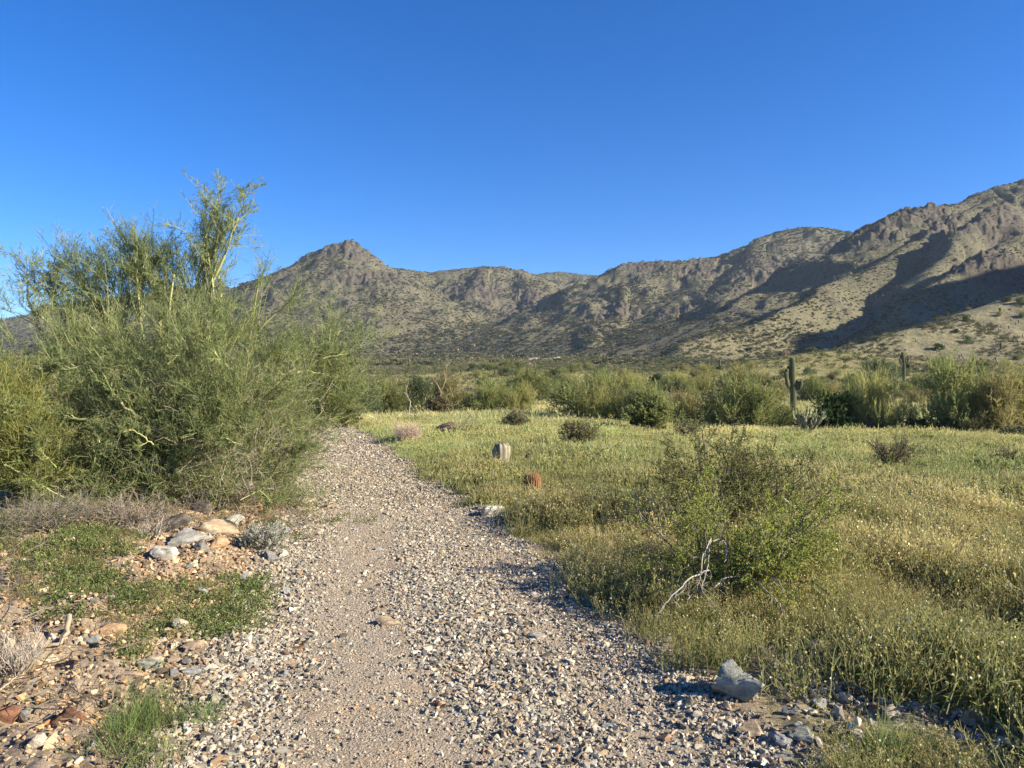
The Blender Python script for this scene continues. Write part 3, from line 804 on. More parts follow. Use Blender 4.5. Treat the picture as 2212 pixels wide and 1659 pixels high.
# ------------------------------------------------------------------ trees and shrubs of the middle distance
PXS = 1024 / 2212 / FPX
def mid_tree_mesh(kind, seed):
    """(trunk mesh, crown mesh) about 1 m half width and 1 m high, scaled when placed"""
    rng = RS(seed); tr = Geo(); fo = Geo()
    kinds = {  # colA, colB, sprays, length, upward pull, leaf width
     'green':  ((.180,.205,.070), (.310,.315,.115), 300, .40, .30, .010),
     'yellow': ((.26,.265,.085), (.40,.37,.14), 300, .44, .40, .009),
     'tan':    ((.23,.215,.085), (.34,.29,.13), 320, .36, .22, .009),
     'dark':   ((.050,.085,.032), (.095,.135,.048), 520, .20, .05, .017),
     'grey':   ((.105,.135,.065), (.175,.205,.095), 360, .26, .15, .011)}
    A, B, n, L, up, wd = kinds[kind]
    lobes = []
    nl = 11
    for i in range(nl):
        a = rng.uniform(0, 2 * math.pi); r = rng.uniform(.1, .66)
        z = rng.uniform(.22, .66) * (1.15 - .4 * r)
        lobes.append((math.cos(a) * r, math.sin(a) * r, z, rng.uniform(.25, .42), rng.uniform(.25, .42), rng.uniform(.16, .27)))
    for i in range(5):
        a = i * 1.26 + rng.rand(); lobes.append((math.cos(a) * .62, math.sin(a) * .62, .18, .34, .34, .17))
    P, u, k = in_lobes(lobes, n, rng, .3)
    P[:, 2] = np.abs(P[:, 2]) + .02
    D = unit(u * [1, 1, .5] + P * [.8, .8, .2] + [0, 0, up * 1.6] + rng.normal(0, .25, u.shape))
    lb = np.array(lobes)
    limbs(tr, (0, 0, -.05), np.vstack([lb[:, :3], P[::14]]), .022, .006, rng, 6, .14, PV_BARK if kind != 'dark' else (.12,.10,.08), 5, .08)
    # dry twigs inside and below
    S = P[rng.choice(len(P), 120)] * [.7, .7, .5]
    tr.strips(lines(S, unit(rng.normal(0, 1, S.shape) + [0, 0, .1]), rng.uniform(.15, .35, len(S)), 4, .3, 0, rng), .010, .004, (.20,.15,.115), rng, .3)
    spray_set(fo, P - D * L * .45, D, L * rng.uniform(.6, 1.3, len(P)), rng, A, B, (wd * 1.3, wd, wd), (9, 4), up * .35, r1=.42)
    return tr.mesh('tree_limbs', M_BARK), fo.mesh('tree_crown', M_FOL), fo.tris() + tr.tris()

MID = {}
def mid_mesh(kind, v):
    if (kind, v) not in MID:
        MID[(kind, v)] = mid_tree_mesh(kind, 200 + len(MID))
    return MID[(kind, v)]

def mid_tree(name, label, cat, px, base_py, w, h, kind, v, depth=None, rot=None, group=None, parts=True, asp=1.0):
    if depth is None:
        b = groundP(px, base_py)
    else:
        a, _ = dirP(px, base_py); b = Vector((a * depth, depth, Hs(a * depth, depth)))
    d = b.y
    top = EYE + dirP(px, base_py - h * (1.08 if d < 27.6 else .92))[1] * d           # crown top as the photograph shows it
    hh = max(top - b.z, .4); ww = w * PXS * d
    tm, cm, _ = mid_mesh(kind, v)
    root = link(name, None, loc=b)
    root.rotation_euler.z = rot if rot is not None else (px * .37) % 6.28
    root.scale = (ww / 2, ww / 2 * asp, hh)
    tag(root, label, cat, group)
    link('trunk', tm, root); link('crown', cm, root)
    return root

def middle_row():
    T = [
     ('palo_verde','green round-topped palo verde at the left end of the row behind the meadow','tree',1262,893,185,80,'green',0,31),
     ('palo_verde','yellowish palo verde overlapping the left flank of the middle row','tree',1310,902,130,88,'yellow',0,29.5),
     ('palo_verde','green palo verde with dark twiggy underside, second clump of the middle row','tree',1410,918,160,100,'green',1,28.5),
     ('palo_verde','wide grey-green palo verde between the second clump and the saguaro','tree',1500,915,170,85,'tan',0,31),
     ('palo_verde','tall bright green palo verde just left of the large saguaro','tree',1600,920,205,130,'green',2,29),
     ('palo_verde','pale tan palo verde behind the bright green one, left of the large saguaro','tree',1590,860,170,75,'tan',1,44),
     ('palo_verde','small green palo verde hugging the left side of the saguaro','tree',1672,918,90,70,'green',0,30),
     ('ironwood','dark green dense shrub at the foot of the large saguaro, behind the staghorn cholla','shrub',1790,928,150,85,'dark',0,27.5),
     ('ironwood','darker end of the dense shrub, standing against the yellow broom-like tree','shrub',1835,922,80,95,'dark',1,28.5),
     ('palo_verde','yellow broom-like palo verde with bare upright stems right of the dark shrub','tree',1900,928,150,118,'yellow',1,27.5),
     ('palo_verde','yellow-green palo verde behind the dark shrub and the saguaro','tree',1845,880,130,70,'yellow',0,34),
     ('palo_verde','large dark green palo verde, tallest of the row on the right','tree',2050,934,180,150,'green',1,26.5),
     ('palo_verde','tan green palo verde spreading at the right, before the tallest one','tree',2120,938,190,140,'tan',0,26),
     ('palo_verde','yellow-green palo verde cut by the right edge of the view','tree',2225,936,170,140,'yellow',1,26.5),
     ('palo_verde','green palo verde crown rising behind the right end of the row','tree',2160,900,170,118,'green',2,32),
     ('ironwood','low dark bush under the right-hand palo verdes','shrub',2000,940,120,36,'dark',0,25.8),
     ('ironwood','second low dark bush under the palo verdes at the right edge','shrub',2110,942,110,38,'tan',1,25.4),
     ('palo_verde','grey-green tree behind the row, left of the second saguaro','tree',1895,836,110,70,'grey',0,112),
     ('palo_verde','small grey-green tree touching the second saguaro on its left','tree',1935,820,62,42,'grey',1,118),
     ('palo_verde','olive palo verde at the left end of the far thicket by the trail','tree',838,872,120,72,'green',0,46),
     ('palo_verde','dark olive palo verde standing behind the fallen dry bush','tree',905,872,120,68,'grey',0,47),
     ('palo_verde','palo verde with pale stems behind the dead forked tree','tree',975,866,120,62,'tan',1,50),
     ('palo_verde','bright green palo verde right of the dead forked tree','tree',1055,868,120,58,'green',2,48),
     ('palo_verde','small yellow-green palo verde at the right end of the far thicket','tree',1118,866,80,44,'yellow',0,47),
     ('palo_verde','dull green palo verde left of the trail end, seen past the overhanging limbs','tree',775,880,110,80,'grey',1,44),
     ('ironwood','blue-grey round bush beyond the first palo verde of the middle row','shrub',1292,830,60,36,'grey',0,85),
     ('ironwood','small round bush on the bare sandy patch behind the middle row','shrub',1468,838,38,28,'grey',1,78),
     ('palo_verde','low tan bush beside the bare sandy patch','shrub',1520,838,60,30,'tan',1,80),
    ]
    for t in T:
        mid_tree(*t[:9], depth=t[9])
    # dead forked tree in the far thicket
    def snag(label, pts, side, seed, r=(.05, .02), col=(.24,.20,.12)):
        b = p3(*pts[0][0]); b.z = Hs(b.x, b.y)
        root = link('dead_tree', None, loc=b); tag(root, label, 'dead tree')
        rng = RS(seed); g = Geo(); o = np.array(b); g2 = Geo()
        for ch in pts:
            P = np.array([list(p3(*p)) for p in ch]) - o
            if ch is pts[0]: P[0] = (0, 0, -.1)
            t = np.linspace(0, len(P) - 1, len(P) * 4)
            Q = np.stack([np.interp(t, np.arange(len(P)), P[:, i]) for i in range(3)], 1)[None]; Q = Q + rng.normal(0, .012, Q.shape)
            g.tubes(Q, r[0], r[1], col, rng, 6)
            S, D, L = spawn(Q, side, .35, .7, .4, np.array([np.linalg.norm(P[-1] - P[0])]), rng)
            bq = lines(S, D, L, 5, .25, .05, rng); g2.tubes(bq, r[1] * .8, .006, col, rng, 4)
            S, D, L = spawn(bq, 4, .2, .7, .5, L, rng)
            g2.strips(lines(S, D, L, 3, .3, 0, rng), .02, .010, tuple(c * .9 for c in col), rng)
        link('trunk', g.mesh('snag', M_BARK, True), root); link('branch', g2.mesh('snag_branches', M_BARK), root)['kind'] = 'stuff'
    snag('dead forked palo verde with pale bent limbs in the far thicket', [[(955,872,44),(952,845,44),(962,825,44),(958,800,44),(966,785,44)], [(955,860,44),(980,845,44),(1002,828,44),(1022,808,44)], [(953,850,44),(945,832,44),(938,822,44)]], 7, 301)
    snag('crooked bare snag rising out of the right-hand palo verdes', [[(2158,905,27),(2152,870,27),(2142,840,27),(2150,815,27),(2146,800,27),(2156,788,27),(2150,772,27)]], 4, 302, (.035, .018), (.18,.14,.11))
    snag('pale upright dead branch sticking out of the fallen dry bush', [[(884,882,31),(886,868,31),(880,855,31),(872,846,31)]], 3, 303, (.03, .012), (.26,.22,.17))
middle_row()

# ------------------------------------------------------------------ cacti
def mat_cactus(name, ca, cb, rib=0.0):
    t = NT(name)
    c = t.attr('col').outputs['Color']
    n = t.noise(14, t.objc(), 4, .7)
    c = t.mix(1.0, c, t.ramp(n, [(0.3, (.72, .72, .72)), (0.7, (1.25, 1.22, 1.15))]), 'MULTIPLY')
    t.color(c); t.bump(n, .4, .01); return t.m
M_SAG = mat_cactus('saguaro_skin', 0, 0)

def ribbed(path, radii, ribs, depth, valley, crest, name, brown=0.0):
    """ribbed column along a path; colours: dark valleys, spine-pale crests, corky foot"""
    path = np.asarray(path, float); n = len(path)
    m = ribs * 4
    T = unit(np.gradient(path, axis=0))
    ref = np.array([0.0, 1.0, 0.0])
    U = unit(np.cross(T, ref + 0 * T)); W = np.cross(U, T)
    a = np.arange(m) * 2 * math.pi / m
    prof = (1 - depth) + depth * np.abs(np.cos(a * ribs / 2))
    V = (path[:, None] + (U[:, None] * np.cos(a)[None, :, None] + W[:, None] * np.sin(a)[None, :, None]) * (np.asarray(radii)[:, None] * prof[None, :])[..., None]).reshape(-1, 3)
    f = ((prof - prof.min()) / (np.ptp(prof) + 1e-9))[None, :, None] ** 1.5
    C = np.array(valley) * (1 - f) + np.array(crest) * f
    C = np.repeat(C, n, 0)
    if brown > 0:
        k = smooth(brown, 0, path[:, 2] - path[0, 2])[:, None, None]
        C = C * (1 - k) + np.array([.17, .125, .085]) * k
    C = C.reshape(-1, 3)
    V = np.vstack([V, path[-1] + T[-1] * .3 * radii[-1]]); C = np.vstack([C, [crest]])
    F = grid_faces(n, m, True)
    j = np.arange(m); cap = np.stack([(n - 1) * m + j, (n - 1) * m + (j + 1) % m, np.full(m, n * m)], 1)
    return mesh_np(name, V, [F, cap], M_SAG, C)

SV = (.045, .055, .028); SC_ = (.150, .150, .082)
def column(p0, p1, r, n=14, taper=.86, start=.8):
    t = np.linspace(0, 1, n)[:, None]
    path = np.array(p0) * (1 - t) + np.array(p1) * t
    L = np.linalg.norm(np.array(p1) - np.array(p0))
    s = t[:, 0] * L
    rad = r * (start + (1 - start) * smooth(0, .35, t[:, 0])) * (1 - (1 - taper) * smooth(.5, 1, t[:, 0]))
    tip = np.sqrt(np.clip(1 - np.clip((s - (L - r)) / r, 0, 1) ** 2, .03, 1))
    return path, rad * tip

def refine_tip(path_pts, r, taper=1.0, n=22):
    P = np.array(path_pts, float)
    seg = np.r_[0, np.cumsum(np.linalg.norm(np.diff(P, axis=0), axis=1))]; L = seg[-1]
    s = np.r_[np.linspace(0, L - r, n - 8), L - r * (1 - np.sin(np.linspace(.2, 1.55, 8)))]
    for _ in range(2):                      # smooth the bends
        P2 = np.empty((len(P) * 2 - 2, 3)); P2[0::2] = P[:-1] * .75 + P[1:] * .25; P2[1::2] = P[:-1] * .25 + P[1:] * .75
        P = np.vstack([P[:1], P2, P[-1:]])
    seg = np.r_[0, np.cumsum(np.linalg.norm(np.diff(P, axis=0), axis=1))]; seg *= L / seg[-1]
    Q = np.stack([np.interp(s, seg, P[:, i]) for i in range(3)], 1)
    tip = np.sqrt(np.clip(1 - np.clip((s - (L - r)) / r, 0, 1) ** 2, .02, 1))
    base = .72 + .28 * smooth(0, r * 2.0, s)
    return Q, r * tip * base * (1 + (taper - 1) * s / L)

def saguaro(label, trunk, arms, depth, r, group=None, ribs=20):
    """trunk and arms as chains of view pixels"""
    a, _ = dirP(*trunk[0]); b = Vector((a * depth, depth, Hs(a * depth, depth)))
    root = link('saguaro', None, loc=b); tag(root, label, 'saguaro cactus', group)
    o = np.array(b)
    P = np.array([list(p3(x, y, depth)) for x, y in trunk]) - o; P[0] = (0, 0, -.1)
    Q, rad = refine_tip(P, r, .9, 30)
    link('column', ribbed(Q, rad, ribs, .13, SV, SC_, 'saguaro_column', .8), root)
    for ar in arms:
        rr, dy, ch = ar
        P = np.array([list(p3(x, y, depth)) for x, y in ch]) - o
        P[1:, 1] += dy * np.linspace(.5, 1, len(P) - 1)
        Q, rad = refine_tip(P, rr, 1.0, 20)
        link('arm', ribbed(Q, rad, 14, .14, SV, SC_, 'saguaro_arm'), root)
    return root

def cacti():
    saguaro('large saguaro with four raised arms standing in front of the hills',
        [(1713,925),(1714,860),(1712,815),(1711,772)],
        [(.115, -.16, [(1709,835),(1700,828),(1697,812),(1698,796)]),
         (.115, .15, [(1708,820),(1705,812),(1705,790)]),
         (.105, -.18, [(1706,832),(1701,836),(1696,812),(1695,802)]),
         (.115, -.08, [(1716,838),(1722,838),(1722,820)]),
         (.11, -.22, [(1717,841),(1727,840),(1728,822)])], 48, .19)
    saguaro('second saguaro, smaller, with upcurved arms like a candelabra on the slope behind the trees',
        [(1952,812),(1953,790),(1951,775),(1949,760)],
        [(.125, -.15, [(1952,790),(1943,783),(1943,774)]), (.12, .15, [(1953,788),(1957,780),(1954,764)]), (.11, -.15, [(1954,788),(1960,783),(1961,772)]), (.11, .15, [(1950,786),(1945,780),(1947,768)])], 100, .20, ribs=16)
    far = [
     ('tall thin saguaro with one arm in the shaded slope at the far right', 2166, 656, 30, 215, [(1, 2171, 640, 634)]),
     ('dark saguaro standing on the edge of the big slope shadow', 1933, 680, 13, 270, []),
     ('small saguaro above the near slope, below the tall thin one', 2160, 686, 12, 190, []),
     ('dark stout saguaro among the chollas on the upper right slope', 2162, 708, 14, 165, []),
     ('slim saguaro beyond the middle row with one stub arm', 1543, 800, 33, 90, [(-1, 1539, 792, 780)]),
     ('thin saguaro right of the slim one beyond the middle row', 1555, 782, 20, 140, []),
     ('short saguaro with two arms beyond the bright green palo verde', 1602, 788, 17, 120, [(1, 1606, 782, 774), (-1, 1598, 782, 774)]),
     ('saguaro just behind and left of the large one, partly hidden by a green bush', 1697, 778, 18, 120, []),
     ('saguaro seen through the bare limbs of the palo verde by the trail', 667, 806, 56, 60, [(1, 673, 782, 750)]),
     ('saguaro next to the one framed by the bare limbs, slightly shorter', 655, 812, 48, 70, []),
     ('lone saguaro standing in the long valley shadow high on the right ridge', 2062, 540, 14, 420, []),
     ('small saguaro on the lit shoulder below the long valley shadow', 1909, 645, 12, 320, []),
     ('tiny saguaro on the skyline shoulder of the right ridge', 1932, 547, 9, 520, []),
     ('small saguaro at the foot of the central slope, left of the dead forked tree', 884, 790, 12, 230, []),
     ('small saguaro on the plain left of the far thicket', 794, 832, 14, 110, []),
     ('thin saguaro on the central plain, above the bright green bush', 1070, 822, 16, 130, []),
    ]
    for label, px, by, h, d, arms in far:
        a, _ = dirP(px, by); b = Vector((a * d, d, Hs(a * d, d)))
        H_ = h * PXS * d; r = max(H_ * .055, d * .0014)
        root = link('saguaro', None, loc=b); tag(root, label, 'saguaro cactus')
        Q, rad = refine_tip([(0, 0, -.2), (0, 0, H_ * .5), (0, 0, H_)], r, 1, 16)
        link('column', ribbed(Q, rad, 10, .12, SV, SC_, 'saguaro_column'), root)
        for sd, ax, y0, y1 in arms:
            zz0 = (by - y0) * PXS * d; zz1 = (by - y1) * PXS * d; xx = (ax - px) * PXS * d
            Q, rad = refine_tip([(0, 0, zz0 - .1), (xx, 0, zz0 - .05), (xx, 0, zz1)], r * .75, 1, 14)
            link('arm', ribbed(Q, rad, 8, .12, SV, SC_, 'saguaro_arm'), root)
    # barrel cactus and the grey stump beside the trail
    b = groundP(1150, 1060)
    n = 16; t = np.linspace(0, 1, n)
    z = np.r_[-.03, .25 * np.sin(t[1:] * math.pi / 2)]
    rad = .132 * np.sqrt(np.clip(1 - (t * .995) ** 2.6, .002, 1)) * (.86 + .14 * smooth(0, .3, t)); 
    me = ribbed(np.stack([t * 0, t * 0, z], 1), rad, 22, .14, (.070, .045, .025), (.33, .17, .075), 'barrel_cactus')
    o = link('barrel_cactus', None, loc=b); tag(o, 'round orange-brown barrel cactus in the grass beside the trail', 'barrel cactus')
    link('body', me, o)
    g = Geo(); rng = RS(77)
    aa = rng.randint(0, 22, 900) * 2 * math.pi / 22; zi = rng.uniform(.02, .96, 900)
    rr = np.interp(zi, t, rad); zz = np.interp(zi, t, z)
    P = np.stack([np.cos(aa) * rr, np.sin(aa) * rr, zz], 1)
    g.strips(lines(P, unit(P * [1, 1, .2] + rng.normal(0, .06, P.shape)), rng.uniform(.02, .045, 900), 2, .3, 0, rng), .0025, .001, (.42, .24, .12), rng, .4)
    link('spines', g.mesh('spines', M_BARK), o)['kind'] = 'stuff'
    b = groundP(1083, 998)
    me = ribbed([(0, 0, -.05), (0, 0, .1), (.005, 0, .2), (.01, 0, .30), (.012, 0, .345), (.012, 0, .35)], [.155, .17, .172, .165, .12, .03], 9, .12, (.13, .11, .08), (.33, .29, .225), 'dead_barrel')
    me.vertices[len(me.vertices) - 1].co.z = .25
    rg = RS(12)
    for v in me.vertices:
        nn = float(noise(v.co.x * 14 + v.co.z * 5, v.co.y * 14 + v.co.z * 9, 3)); v.co.x *= 1 + .16 * nn; v.co.y *= 1 + .16 * nn
        if v.co.z > .28: v.co.z += .05 * float(noise(v.co.x * 16, v.co.y * 16, 8))
    o = link('dead_barrel_cactus', me, loc=b); tag(o, 'pale grey dead barrel cactus stump standing in the meadow', 'barrel cactus')
    # toppled dark husk with straw coloured tuft
    b = groundP(968, 939)
    me = ribbed([(-.42, .1, -.05), (-.3, .05, .05), (-.1, 0, .14), (.1, 0, .20), (.2, 0, .22)], [.10, .16, .18, .16, .05], 10, .2, (.045, .032, .03), (.16, .115, .10), 'cactus_husk')
    o = link('cactus_husk', me, loc=b); tag(o, 'dark collapsed cactus husk lying in the grass behind the pinkish dry bush', 'dead cactus')
    g = Geo(); rng = RS(78); n = 240
    S = rng.normal(0, .12, (n, 3)) * [1.5, 1, 0]
    g.strips(lines(S, unit(rng.normal(0, .5, (n, 3)) + [.25, 0, 1]), rng.uniform(.3, .75, n), 4, .12, -.05, rng), .010, .005, (.42, .35, .20), rng)
    o = link('dry_grass_tuft', g.mesh('dry_grass_tuft', M_FOL), loc=groundP(1003, 938)); tag(o, 'straw-coloured dry grass tuft right of the dark cactus husk', 'grass tuft')
    # straw tuft by the barrel
    for i, (px, py, w, h, lab) in enumerate([(1095, 1082, .55, .22, 'straw-yellow grass tuft left of the orange barrel cactus'), (1405, 1190, .5, .24, 'straw-yellow grass patch left of the bright creosote bush'), (770, 912, .6, .25, 'straw-coloured grass tuft at the far right bend of the trail')]):
        g = Geo(); n = 700
        S = np.clip(rng.normal(0, w * .42, (n, 3)), -w * .75, w * .75) * [1, .8, 0]
        g.strips(lines(S, unit(rng.normal(0, .45, (n, 3)) + [0, 0, 1]), rng.uniform(.5, 1.2, n) * h, 4, .2, -.15, rng), .006, .003, (.42, .34, .16), rng)
        o = link('dry_grass_tuft', g.mesh('dry_grass_tuft', M_FOL), loc=groundP(px, py)); tag(o, lab, 'grass tuft')
    # staghorn cholla in front of the dark shrub
    def cholla(label, base, w, h, seed, joints, colr, depth=None, name='staghorn_cholla', th=.055):
        b = groundP(*base) if depth is None else Vector((dirP(*base)[0] * depth, depth, Hs(dirP(*base)[0] * depth, depth)))
        d = b.y; w = w * PXS * d; h = h * PXS * d
        rng = RS(seed); root = link(name, None, loc=b); tag(root, label, 'cholla cactus')
        D = np.stack([rng.uniform(-1, 1, joints) * w * .48, rng.uniform(-.6, .6, joints) * w * .4, np.full(joints, h) * rng.uniform(.75, 1.1, joints)], 1)
        L = np.linalg.norm(D, axis=1) * .75
        A = lines(np.zeros((joints, 3)) - [0, 0, .03], D, L, 6, .10, .10, rng)
        g = Geo(); g.tubes(A, th * .75, th * .6, (.23, .20, .13), rng, 6)
        link('stem', g.mesh('cholla_stems', M_SAG, False), root)
        S, D1, L1 = spawn(A, 5, .45, .55, .42, L, rng)
        B_ = lines(S, D1, L1, 4, .08, .25, rng)
        g = Geo(); g.tubes(B_, th * .62, th * .5, colr, rng, 6, .25)
        S, D2, L2 = spawn(B_, 3, .6, .5, .5, L1, rng)
        g.tubes(lines(S, D2, L2, 3, .05, .3, rng), th * .5, th * .4, colr, rng, 5, .3)
        link('joints', g.mesh('cholla_joints', M_SAG, False), root)['kind'] = 'stuff'
    cholla('staghorn cholla with pale upright joints in the grass before the dark green shrub', (1746, 942), 120, 66, 81, 16, (.22, .23, .14), th=.040)
    cholla('brown clumpy cholla on the crest left of the first green palo verde', (1143, 875), 46, 36, 82, 14, (.36, .25, .18), th=.05)
    # chollas and small columns on the right slope
    spots = [(990,735),(1275,570),(235,865),(90,935),(330,965),(748,855),(878,765),(1110,925),(1075,980),(1035,1003),(1368,1045),(1275,1035),(1110,1115),(1210,1105),(1243,1118),(1338,1080),(1390,1090),
             (1785,1000),(1815,1000),(1838,1000),(1835,910),(1680,690),(1735,705),(1865,715),(1700,760),(2003,675),(2035,575),(2137,600),(2100,630),(1425,800),(1735,745),(2190,790),(2075,805),(1915,808),(1515,550),(1395,815),(600,640),(880,310),(1065,240),(270,545),(1900,665)]
    rng = RS(90)
    protos = []
    for v in range(4):
        g = Geo(); n = 5 + v
        S = np.stack([rng.normal(0, .10, n), rng.normal(0, .10, n), np.full(n, .1)], 1) * [1, 1, 1]
        g.tubes(np.array([[[0, 0, -.1], [0, 0, .35], [.02, 0, .7], [.02, 0, .95]]]), .13, .12, (.075, .055, .04), rng, 7)
        g2 = Geo()
        S = np.stack([rng.normal(0, .06, 9), rng.normal(0, .06, 9), rng.uniform(.45, .95, 9)], 1)
        g2.tubes(lines(S, unit(rng.normal(0, .8, (9, 3)) + [0, 0, .7]), rng.uniform(.2, .4, 9), 3, .1, .3, rng), .085, .06, (.45, .40, .25), rng, 6, .25)
        protos.append((g.mesh('cholla_stem', M_SAG), g2.mesh('cholla_crown', M_SAG)))
    for i, (zx, zy) in enumerate(spots):
        px = 1858 + .16 * zx; py = 601.7 + .16 * zy
        b = groundP(px, py, lo=40)
        o = link('teddy_bear_cholla', None, loc=b)
        hh = max(6.2 * PXS * b.y * rng.uniform(.8, 1.3), .7)
        o.scale = (hh * rng.uniform(.8, 1.1),) * 2 + (hh,); o.rotation_euler.z = rng.uniform(0, 6)
        tag(o, 'small dark-stemmed cholla with a pale crown dotted over the sunlit right slope', 'cholla cactus', 'chollas on the right slope')
        a, c = protos[i % 4]
        link('stem', a, o); link('crown', c, o)
cacti()

# ------------------------------------------------------------------ instanced cover (grass, scrub, gravel)
def scatter(name, protos, P, rot, scl, idx, tint, label, mat=None):
    """one object that instances prototype meshes on a cloud of points"""
    pc = bpy.data.collections.new(name + '_kinds')
    for i, me in enumerate(protos):
        o = bpy.data.objects.new('%s_kind_%02d' % (name, i), me); pc.objects.link(o)
    me = bpy.data.meshes.new(name)
    n = len(P); me.vertices.add(n); me.vertices.foreach_set('co', np.asarray(P, np.float32).ravel())
    def at(k, typ, val, prop='value'):
        a = me.attributes.new(k, typ, 'POINT'); a.data.foreach_set(prop, np.asarray(val, np.float32 if typ != 'INT' else np.int32).ravel())
    at('rot', 'FLOAT_VECTOR', rot, 'vector'); at('scl', 'FLOAT_VECTOR', scl, 'vector'); at('idx', 'INT', idx)
    c = np.ones((n, 4), np.float32); c[:, :3] = tint
    at('tint', 'FLOAT_COLOR', c, 'color')
    ng = bpy.data.node_groups.new(name + '_scatter', 'GeometryNodeTree')
    ng.interface.new_socket('Geometry', in_out='INPUT', socket_type='NodeSocketGeometry')
    ng.interface.new_socket('Geometry', in_out='OUTPUT', socket_type='NodeSocketGeometry')
    gi = ng.nodes.new('NodeGroupInput'); go = ng.nodes.new('NodeGroupOutput')
    ip = ng.nodes.new('GeometryNodeInstanceOnPoints'); ci = ng.nodes.new('GeometryNodeCollectionInfo')
    ci.inputs['Collection'].default_value = pc; ci.inputs['Separate Children'].default_value = True; ci.inputs['Reset Children'].default_value = True
    ip.inputs['Pick Instance'].default_value = True
    def na(k, typ):
        nd = ng.nodes.new('GeometryNodeInputNamedAttribute'); nd.data_type = typ; nd.inputs['Name'].default_value = k; return nd.outputs[0]
    ng.links.new(gi.outputs[0], ip.inputs['Points']); ng.links.new(ci.outputs[0], ip.inputs['Instance'])
    ng.links.new(na('idx', 'INT'), ip.inputs['Instance Index'])
    er = ng.nodes.new('FunctionNodeEulerToRotation'); ng.links.new(na('rot', 'FLOAT_VECTOR'), er.inputs[0])
    ng.links.new(er.outputs[0], ip.inputs['Rotation'])
    ng.links.new(na('scl', 'FLOAT_VECTOR'), ip.inputs['Scale'])
    ng.links.new(ip.outputs[0], go.inputs[0])
    o = link(name, me); md = o.modifiers.new('scatter', 'NODES'); md.node_group = ng
    tag(o, label, kind='stuff')
    print(name, n)
    return o

def view_points(rng, n, y0, y1, margin=.03, power=1.0, xlo=None):
    """random ground points inside the view wedge between two distances, uniform per area"""
    k = 512 / FPX + margin
    y = np.sqrt(rng.uniform(y0 ** 2, y1 ** 2, n)); x = rng.uniform(-k, k, n) * y
    return x, y

